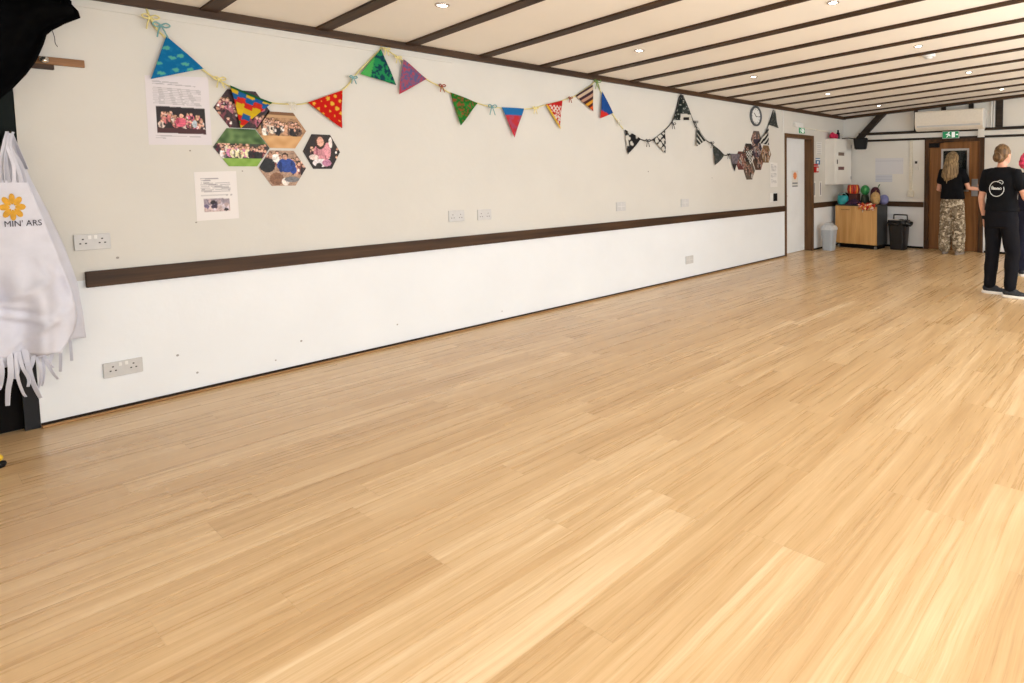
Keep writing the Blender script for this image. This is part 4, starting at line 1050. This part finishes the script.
# grey swing bin
t = thing('swing_bin', 'pale grey plastic swing-top bin beside the white door', 'bin', (.235, 9.64, 0), 0)
def frus(z0, z1, a0, b0, a1, b1, n=28, p=5.): return loft_geo([(0, 0, z0, a0, b0), (0, 0, z1, a1, b1)], n, p)
V, F = frus(0, .37, .098, .088, .128, .115); mobj('bin_body', V, F, M['bin_grey'], t)
V, F = loft_geo([(0, 0, .37, .136, .122), (0, 0, .395, .136, .122), (0, 0, .44, .115, .105), (0, 0, .455, .085, .10)], 28, 5.); mobj('bin_lid', V, F, mat('pale_bin_lid', (206, 210, 214), .4), t)
V, F = loft_geo([(0, 0, .455, .08, .095), (0, 0, .485, .05, .09), (0, 0, .498, .015, .085)], 28, 5.); mobj('swing_flap', V, F, mat('flap_grey', (190, 196, 202), .4), t)
# black bin with liner
t = thing('waste_bin', 'tall black bin lined with a black bag beside the cupboard', 'bin', (1.255, 10.40, 0), 0)
bm = bmesh.new()
V, F = frus(0, .52, .13, .12, .165, .15, 48, 6.)
V = [Vector((v.x*(1+.02*math.cos(40*math.atan2(v.y, v.x))), v.y*(1+.02*math.cos(40*math.atan2(v.y, v.x))), v.z)) for v in V]
mobj('bin_body', V, F, M['bin_black'], t)
g = [loft_geo([(0, 0, .44, .172, .157), (0, 0, .50, .178, .163), (0, 0, .535, .172, .158), (0, 0, .53, .12, .11)], 40, 5.), ell_geo((.18, -.02, .47), (.075, .09, .05)), ell_geo((.22, -.03, .485), (.045, .06, .03))]
remesh('bin_liner', g, .010, M['bag'], t, 2, .016, 26)
tube('bin_handle', smooth_path([(-.15, .13, .52), (-.145, .13, .60), (-.13, .13, .615), (.09, .13, .615), (.105, .13, .60), (.11, .13, .52)], 4), .012, M['bin_black'], t)
mobj('liner_tag', *merge([tube_geo([(-.13, -.166, .545), (.06, -.166, .55)], .008, 6)]), M['plastic_grey'], t)

# ------------------------------------------------------------------ people
def hand_geo(w, d, thumb, pn, curl=.5, s=1.):
    """w wrist, d finger direction, thumb direction, pn palm normal"""
    w = Vector(w); d = Vector(d).normalized(); th = Vector(thumb); th = (th-d*th.dot(d)).normalized(); pn = Vector(pn); pn = (pn-d*pn.dot(d)-th*pn.dot(th)).normalized()
    G = [tube_geo([w-d*.015*s, w+d*.03*s, w+d*.065*s, w+d*.085*s], [(.025*s, .018*s), (.034*s, .016*s), (.038*s, .014*s), (.034*s, .012*s)], 12, th)]
    for off, l, r in ((.027, .068, .0085), (.009, .076, .0088), (-.009, .071, .0085), (-.026, .056, .0075)):
        p = w+d*.078*s+th*off*s; q = d.copy(); P = [p]; 
        q = (d+th*off*2.2).normalized()
        for k, f in enumerate((.45, .32, .23)):
            ax = q.cross(pn); q = Quaternion(ax.normalized(), curl*(.55+.25*k)) @ q; q.normalize(); P.append(P[-1]+q*(l*f*s*1.05))
        G.append(tube_geo(P, [r*s, r*.95*s, r*.9*s, r*.78*s], 8))
    p = w+d*.022*s+th*.024*s; q = (d*.55+th*.8+pn*.25).normalized(); P = [p, p+q*.034*s]
    q = (d*.85+th*.4+pn*.3).normalized(); P += [P[-1]+q*.03*s, P[-1]+q*.054*s]
    G.append(tube_geo(P, [.013*s, .0115*s, .010*s, .0075*s], 8)); return G

def person(root, J, H, tee_m, leg_m, leg_r, shoe_m, hem, sleeve=.5, toe=((0, 1), (0, 1)), tee_loose=.018):
    s = H/1.69
    S = lambda *p: Vector(p)*s
    sh = {-1: S(-.160, -.015, 1.375), 1: S(.160, -.015, 1.375)}
    tor = [(0, 0, .80, .155, .105), (0, -.008, .88, .172, .118), (0, -.004, .95, .166, .112), (0, .0, 1.05, .135, .095), (0, .0, 1.12, .130, .090), (0, .0, 1.22, .145, .100), (0, -.004, 1.30, .156, .104), (0, -.010, 1.37, .150, .088), (0, -.012, 1.415, .105, .066), (0, -.010, 1.45, .055, .052)]
    T = [tuple(v*s for v in r) for r in tor]
    G = [loft_geo(T, 26, 2.3)]
    G.append(tube_geo([S(0, -.012, 1.40), S(0, -.006, 1.47), S(0, .008, 1.54)], [.060*s, .050*s, .050*s], 14))
    hd = Vector(J.get('head', (0, 1, 0))).normalized(); hr = Vector((hd.y, -hd.x, 0)); Rm = Matrix((hr, hd, Vector((0, 0, 1)))).transposed()
    hc = S(0, .012, 1.585)
    def hp(x, y, z): return hc+Rm @ S(x, y, z)
    G.append(ell_geo(hc, (.073*s, .090*s, .103*s), 24, 18, Rm)); G.append(ell_geo(hp(0, .032, -.055), (.052*s, .058*s, .058*s), 20, 14, Rm))
    G.append(tube_geo([hp(0, .088, .018), hp(0, .103, -.018), hp(0, .096, -.024)], [.009*s, .013*s, .012*s], 8))
    for e in (-1, 1): G.append(ell_geo(hp(e*.075, -.004, -.008), (.010*s, .018*s, .030*s), 10, 8, Rm))
    for e, k in ((-1, 'L'), (1, 'R')):
        el = S(*J['elbow'+k]); wr = S(*J['wrist'+k])
        G.append(tube_geo([sh[e]+S(-e*.03, 0, .0), sh[e], (sh[e]*.5+el*.5), el, (el*.6+wr*.4), wr], [.050*s, .050*s, .043*s, .037*s, .037*s, .025*s], 14))
        hd_ = J['hand'+k]; G += hand_geo(wr, hd_[0], hd_[1], hd_[2], hd_[3] if len(hd_) > 3 else .5, s)
        hip = S(e*.088, -.005, .87); kn = S(*J['knee'+k]); an = S(*J['ankle'+k])
        G.append(tube_geo([hip, hip*.55+kn*.45, kn, kn*.6+an*.4+S(0, -.012, 0), an], [.088*s, .074*s, .054*s, .054*s, .036*s], 16))
        td = Vector((toe[0 if e < 0 else 1][0], toe[0 if e < 0 else 1][1], 0)).normalized()
        G.append(tube_geo([an+Vector((0, 0, -.03*s))-td*.03*s, an+td*.06*s+Vector((0, 0, -.045*s)), an+td*.13*s+Vector((0, 0, -.055*s))], [.034*s, .033*s, .024*s], 12))
    body = remesh('body', G, .0065, M['skin'], root, 3)
    for e in (-1, 1):
        V, F = ell_geo(hp(e*.031, .083, .012), (.012*s, .009*s, .008*s), 12, 8); mobj('eye', V, F, M['eye'], root, True)
        V, F = ell_geo(hp(e*.031, .0905, .012), (.0055*s, .003*s, .0055*s), 10, 8); mobj('iris', V, F, M['dark'], root, True)
    V, F = tube_geo([hp(-.022, .083, -.062), hp(0, .091, -.060), hp(.022, .083, -.062)], [.004*s, .006*s, .004*s], 8); mobj('mouth', V, F, M['lip'], root, True)
    # tee shirt
    g = []
    tr = [(hem, .185, .128), (1.0, .176, .122), (1.10, .162, .116), (1.22, .166, .120), (1.31, .172, .122), (1.385, .164, .104), (1.425, .112, .078), (1.447, .074, .066)]
    g.append(loft_geo([(0, -.004*s, z*s, (rx+tee_loose-.018)*s, (ry+tee_loose-.018)*s) for z, rx, ry in tr], 30, 2.3))
    for e, k in ((-1, 'L'), (1, 'R')):
        el = S(*J['elbow'+k]); a = sh[e]; b = a*(1-sleeve)+el*sleeve
        g.append(tube_geo([a+S(-e*.05, 0, .0), a+S(e*.005, 0, .0), a*.5+b*.5, b], [.066*s, .066*s, .066*s, .066*s], 16))
    remesh('t_shirt', g, .009, tee_m, root, 3, .006, 9)
    # trousers
    g = [loft_geo([(0, -.006*s, z*s, rx*s, ry*s) for z, rx, ry in ((.78, .175, .122), (.88, .183, .128), (.96, .176, .122), (1.03, .150, .108))], 28, 2.3)]
    for e, k in ((-1, 'L'), (1, 'R')):
        hip = S(e*.088, -.005, .86); kn = S(*J['knee'+k]); an = S(*J['ankle'+k]); r0, r1, r2 = [q*s for q in leg_r]
        an2 = an+Vector((0, 0, .03*s))
        g.append(tube_geo([hip, hip*.5+kn*.5, kn, kn*.5+an2*.5, an2], [r0, r0*.55+r1*.45, r1, r1*.5+r2*.5, r2], 20, None, True))
    remesh('trousers', g, .010, leg_m, root, 3, .010, 8)
    for i, (e, k) in enumerate(((-1, 'L'), (1, 'R'))):
        an = S(*J['ankle'+k]); td = Vector((toe[i][0], toe[i][1], 0)).normalized(); ang = math.atan2(-td.x, td.y)
        Rz = Matrix.Rotation(ang, 3, 'Z'); o0 = Vector((an.x, an.y, 0))
        tr_ = lambda VF: ([o0+Rz @ v for v in VF[0]], VF[1])
        sh_ = remesh('shoe', [tr_(ell_geo((0, -.015, .062), (.043, .068, .050))), tr_(ell_geo((0, .09, .045), (.043, .085, .034))), tr_(ell_geo((0, .03, .06), (.04, .08, .045)))], .006, shoe_m, root, 3)
        V, F = tr_(loft_geo([(0, .048, .0, .040, .132), (0, .048, .010, .046, .138), (0, .046, .034, .044, .134)], 28, 2.3)); mobj('shoe_sole', V, F, M['shoe_pale'] if shoe_m == M['shoe_pale'] else M['sole'], sh_)
    return hp, Rm, s

# 1 long-haired person in camo trousers at the brown door
p1 = thing('person', 'person with long blonde hair in wide camouflage trousers facing the brown door', 'person', (2.235, 10.27, 0), math.radians(-4))
J = dict(elbowL=(-.235, -.01, 1.075), wristL=(-.150, .20, 1.05), handL=((.6, .75, 0), (0, 0, 1), (.75, -.6, 0), .45),
         elbowR=(.250, .04, 1.105), wristR=(.345, .235, 1.085), handR=((-.15, .95, .05), (0, .2, 1), (-1, 0, 0), .35),
         kneeL=(-.105, .01, .48), ankleL=(-.118, -.01, .085), kneeR=(.105, .01, .48), ankleR=(.118, -.01, .085))
hp, Rm, s = person(p1, J, 1.715, M['tee'], M['camo'], (.112, .108, .104), M['shoe_pale'], .925, .52, ((-.15, 1), (.15, 1)), .034)
def hair_fold(amp, n): return lambda c: amp*math.sin(math.atan2(c.y, c.x)*n+2.*noise.noise(c*5))
g = [ell_geo(hp(0, -.018, .018), (.090*s, .098*s, .108*s), 24, 16, Rm)]
for k in range(13):
    a = -1.15+2.3*k/12; x = math.sin(a)*.083*s; y = -math.cos(a)*.088*s-.01
    L = 1.20+.13*abs(math.sin(a))+.035*math.sin(k*2.7)
    sway = -.045*(1 if k < 7 else .55)
    g.append(tube_geo(smooth_path([hp(math.sin(a)*.06, -.055, .07), Vector((x, y-.012, 1.58*s)), Vector((x*1.30, y-.060, 1.43*s)), Vector((x*1.38+sway*.6, y-.060, 1.30*s)), Vector((x*1.15+sway, y-.055, L*s))], 4), [.030]*13+[.026, .020, .012, .006], 8))
remesh('hair', g, .008, M['hair_blonde'], p1, 2, .006, 22, hair_fold(.004, 26))

# 2 person with a bun, black clothes with a round print
p2 = thing('person', 'person with a low hair bun, black T-shirt with a round white print and black trousers', 'person', (3.672, 7.10, 0), math.radians(-14))
J = dict(elbowL=(-.232, -.02, 1.09), wristL=(-.222, .045, .865), handL=((.06, .12, -1), (.2, 1, 0), (1, -.1, 0), .45),
         elbowR=(.285, -.05, 1.115), wristR=(.315, .16, 1.00), handR=((-.3, .9, -.1), (0, .1, 1), (-1, 0, 0), .5),
         kneeL=(-.115, .035, .48), ankleL=(-.135, .03, .085), kneeR=(.125, .015, .48), ankleR=(.135, -.045, .085), head=(.25, 1, 0))
hp, Rm, s = person(p2, J, 1.69, M['tee'], M['trouser_black'], (.104, .080, .066), M['shoe_grey'], .955, .55, ((.95, .22), (.95, .15)), .022)
g = [ell_geo(hp(0, -.016, .020), (.084*s, .094*s, .100*s), 24, 16, Rm), ell_geo(hp(0, -.055, -.035), (.060*s, .052*s, .060*s), 18, 12, Rm), ell_geo(hp(.012, -.108, -.030), (.044*s, .038*s, .052*s), 18, 12, Rm)]
g.append(tube_geo([hp(.012+.040*math.cos(a), -.118, -.030+.046*math.sin(a)) for a in [2*PI*k/14 for k in range(14)]], .014, 8))
remesh('hair', g, .006, M['hair_bun'], p2, 2, .005, 30)
# round print on the back of the T-shirt
tee2 = [c for c in p2.children if c.name.startswith('t_shirt')][0]
def on_back(pts, r, nm):
    bpy.context.view_layer.update(); P = []
    for a, b in pts:
        ok, loc, nrm, _ = tee2.ray_cast(Vector((a, -1, b)), Vector((0, 1, 0)))
        P.append((loc+nrm*.002) if ok else Vector((a, -.13, b)))
    return tube_geo(P, r, 6, (0, 1, 0))
lx, lz = -.005, 1.205
ring = [(lx+.082*math.cos(a), lz+.082*math.sin(a)) for a in [math.radians(50+325*k/40) for k in range(41)]]
leaf = [(lx+.045+.030*math.cos(a), lz+.072+.022*math.sin(a)) for a in [math.radians(-60+230*k/14) for k in range(15)]]
word = [(lx-.052+.104*k/90-.007*math.sin(k*.7), lz-.006+(.013 if 20 < k else .022)*(1+.5*math.sin(k*.23))*(1-math.cos(k*.7))*.6) for k in range(91)]
V, F = merge([on_back(ring, .0042, 'r'), on_back(leaf, .003, 'l'), on_back(word, .0028, 'w')]); mobj('round_print', V, F, M['logo'], tee2)
wv = Vector(J['wristL'])*s; ev = Vector(J['elbowL'])*s; dd = (wv-ev).normalized()
V, F = tube_geo([wv-dd*.022, wv+dd*.004], [.031, .030], 18); mobj('watch_strap', V, F, M['black'], p2)

# 3 pink-haired person at the right edge
p3 = thing('person', 'person with bright pink hair in navy clothes at the right edge, behind the bun-haired person', 'person', (3.735, 8.62, 0), math.radians(12))
J = dict(elbowL=(-.225, -.01, 1.09), wristL=(-.20, .12, .90), handL=((.2, .5, -.8), (.3, .8, .4), (1, 0, 0), .5),
         elbowR=(.225, -.01, 1.09), wristR=(.20, .12, .90), handR=((-.2, .5, -.8), (-.3, .8, .4), (-1, 0, 0), .5),
         kneeL=(-.10, .015, .48), ankleL=(-.11, -.005, .085), kneeR=(.10, .015, .48), ankleR=(.11, -.005, .085))
hp, Rm, s = person(p3, J, 1.62, M['navy'], M['navy'], (.108, .088, .078), M['shoe_grey'], .93, .55, ((-.1, 1), (.1, 1)), .03)
g = [ell_geo(hp(0, -.03, .020), (.125*s, .112*s, .118*s), 24, 16, Rm)]
rh = random.Random(5)
for k in range(70):
    a, b = rh.uniform(0, 2*PI), rh.uniform(-.9, 1.2)
    q = hp(math.cos(a)*math.cos(b)*.135, -.03+math.sin(a)*math.cos(b)*.12, .0+math.sin(b)*.125)
    if math.sin(a) > .45 and b < .75: continue
    g.append(ell_geo(q, (.042, .042, .042), 10, 8))
remesh('hair', g, .008, M['hair_pink'], p3, 1, .008, 30)

# ------------------------------------------------------------------ light
def area(name, loc, rot, sx, sy, power, col=(1, 1, 1)):
    l = bpy.data.lights.new(name, 'AREA'); l.shape = 'RECTANGLE'; l.size = sx; l.size_y = sy; l.energy = power; l.color = col
    o = bpy.data.objects.new(name, l); COL.objects.link(o); o.location = loc; o.rotation_euler = rot; return o
for i, (a, b) in enumerate(WIN):
    area('daylight_window', (XR+.16, (a+b)/2, 1.55), (0, PI/2, 0), 1.35, b-a-.1, (158, 155, 155)[i], (.90, .95, 1.0))
area('daylight_front', ((FW[0]+FW[1])/2, YF-.16, 1.15), (PI/2, 0, 0), FW[1]-FW[0]-.15, 2.0, 172, (.92, .96, 1.0))
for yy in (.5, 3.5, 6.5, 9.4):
    area('ceiling_fill', (6.6, yy, 1.3), (PI, 0, 0), .5, .5, 80, (1, .99, .92))  # unseen fill lamps facing up, added to brighten ceiling and far end
for x in rows:
    for y, w in zip((2.206, 4.035, 5.91, 7.815, 9.71), rows[x]):
        if not w: continue
        l = bpy.data.lights.new('downlight_beam', 'SPOT'); l.energy = 7; l.spot_size = math.radians(120); l.spot_blend = .8; l.shadow_soft_size = .03; l.color = (1, .90, .76)
        o = bpy.data.objects.new('downlight_beam', l); COL.objects.link(o); o.location = (x, y, cz(x)-.02)
l = bpy.data.lights.new('lobby_lamp', 'POINT'); l.energy = 12; l.shadow_soft_size = .1
o = bpy.data.objects.new('lobby_lamp', l); COL.objects.link(o); o.location = (2.1, YB+.8, 2.25)

w = bpy.data.worlds.new('World'); SC.world = w; w.use_nodes = True
bg = w.node_tree.nodes['Background']; bg.inputs[0].default_value = (.80, .88, 1, 1); bg.inputs[1].default_value = 1.2

# ------------------------------------------------------------------ camera
f_, cx_, cy_, yaw, pit, rol, CXW = 598.4329, 751.7622, 210.9609, .598, .064, -.0057, 5.1238
cam = bpy.data.cameras.new('camera'); co = bpy.data.objects.new('camera', cam); COL.objects.link(co)
cam.sensor_fit = 'HORIZONTAL'; cam.sensor_width = 36; cam.lens = f_*36/1024
cam.shift_x = (512-cx_)/1024; cam.shift_y = (cy_-341.5)/1024; cam.clip_start = .05
F0 = Vector((-math.sin(yaw), math.cos(yaw), 0)); R0 = Vector((math.cos(yaw), math.sin(yaw), 0)); U0 = Vector((0, 0, 1))
F1 = F0*math.cos(pit)-U0*math.sin(pit); U1 = U0*math.cos(pit)+F0*math.sin(pit)
R2 = R0*math.cos(rol)+U1*math.sin(rol); U2 = U1*math.cos(rol)-R0*math.sin(rol)
co.matrix_world = Matrix(((R2.x, U2.x, -F1.x, CXW), (R2.y, U2.y, -F1.y, 0), (R2.z, U2.z, -F1.z, 1.4), (0, 0, 0, 1)))
SC.camera = co
SC.view_settings.view_transform = 'Standard'; SC.view_settings.look = 'None'; SC.view_settings.exposure = -.48; SC.view_settings.gamma = 1.
SC.cycles.use_denoising = True
SC.cycles.max_bounces = 10; SC.cycles.diffuse_bounces = 6
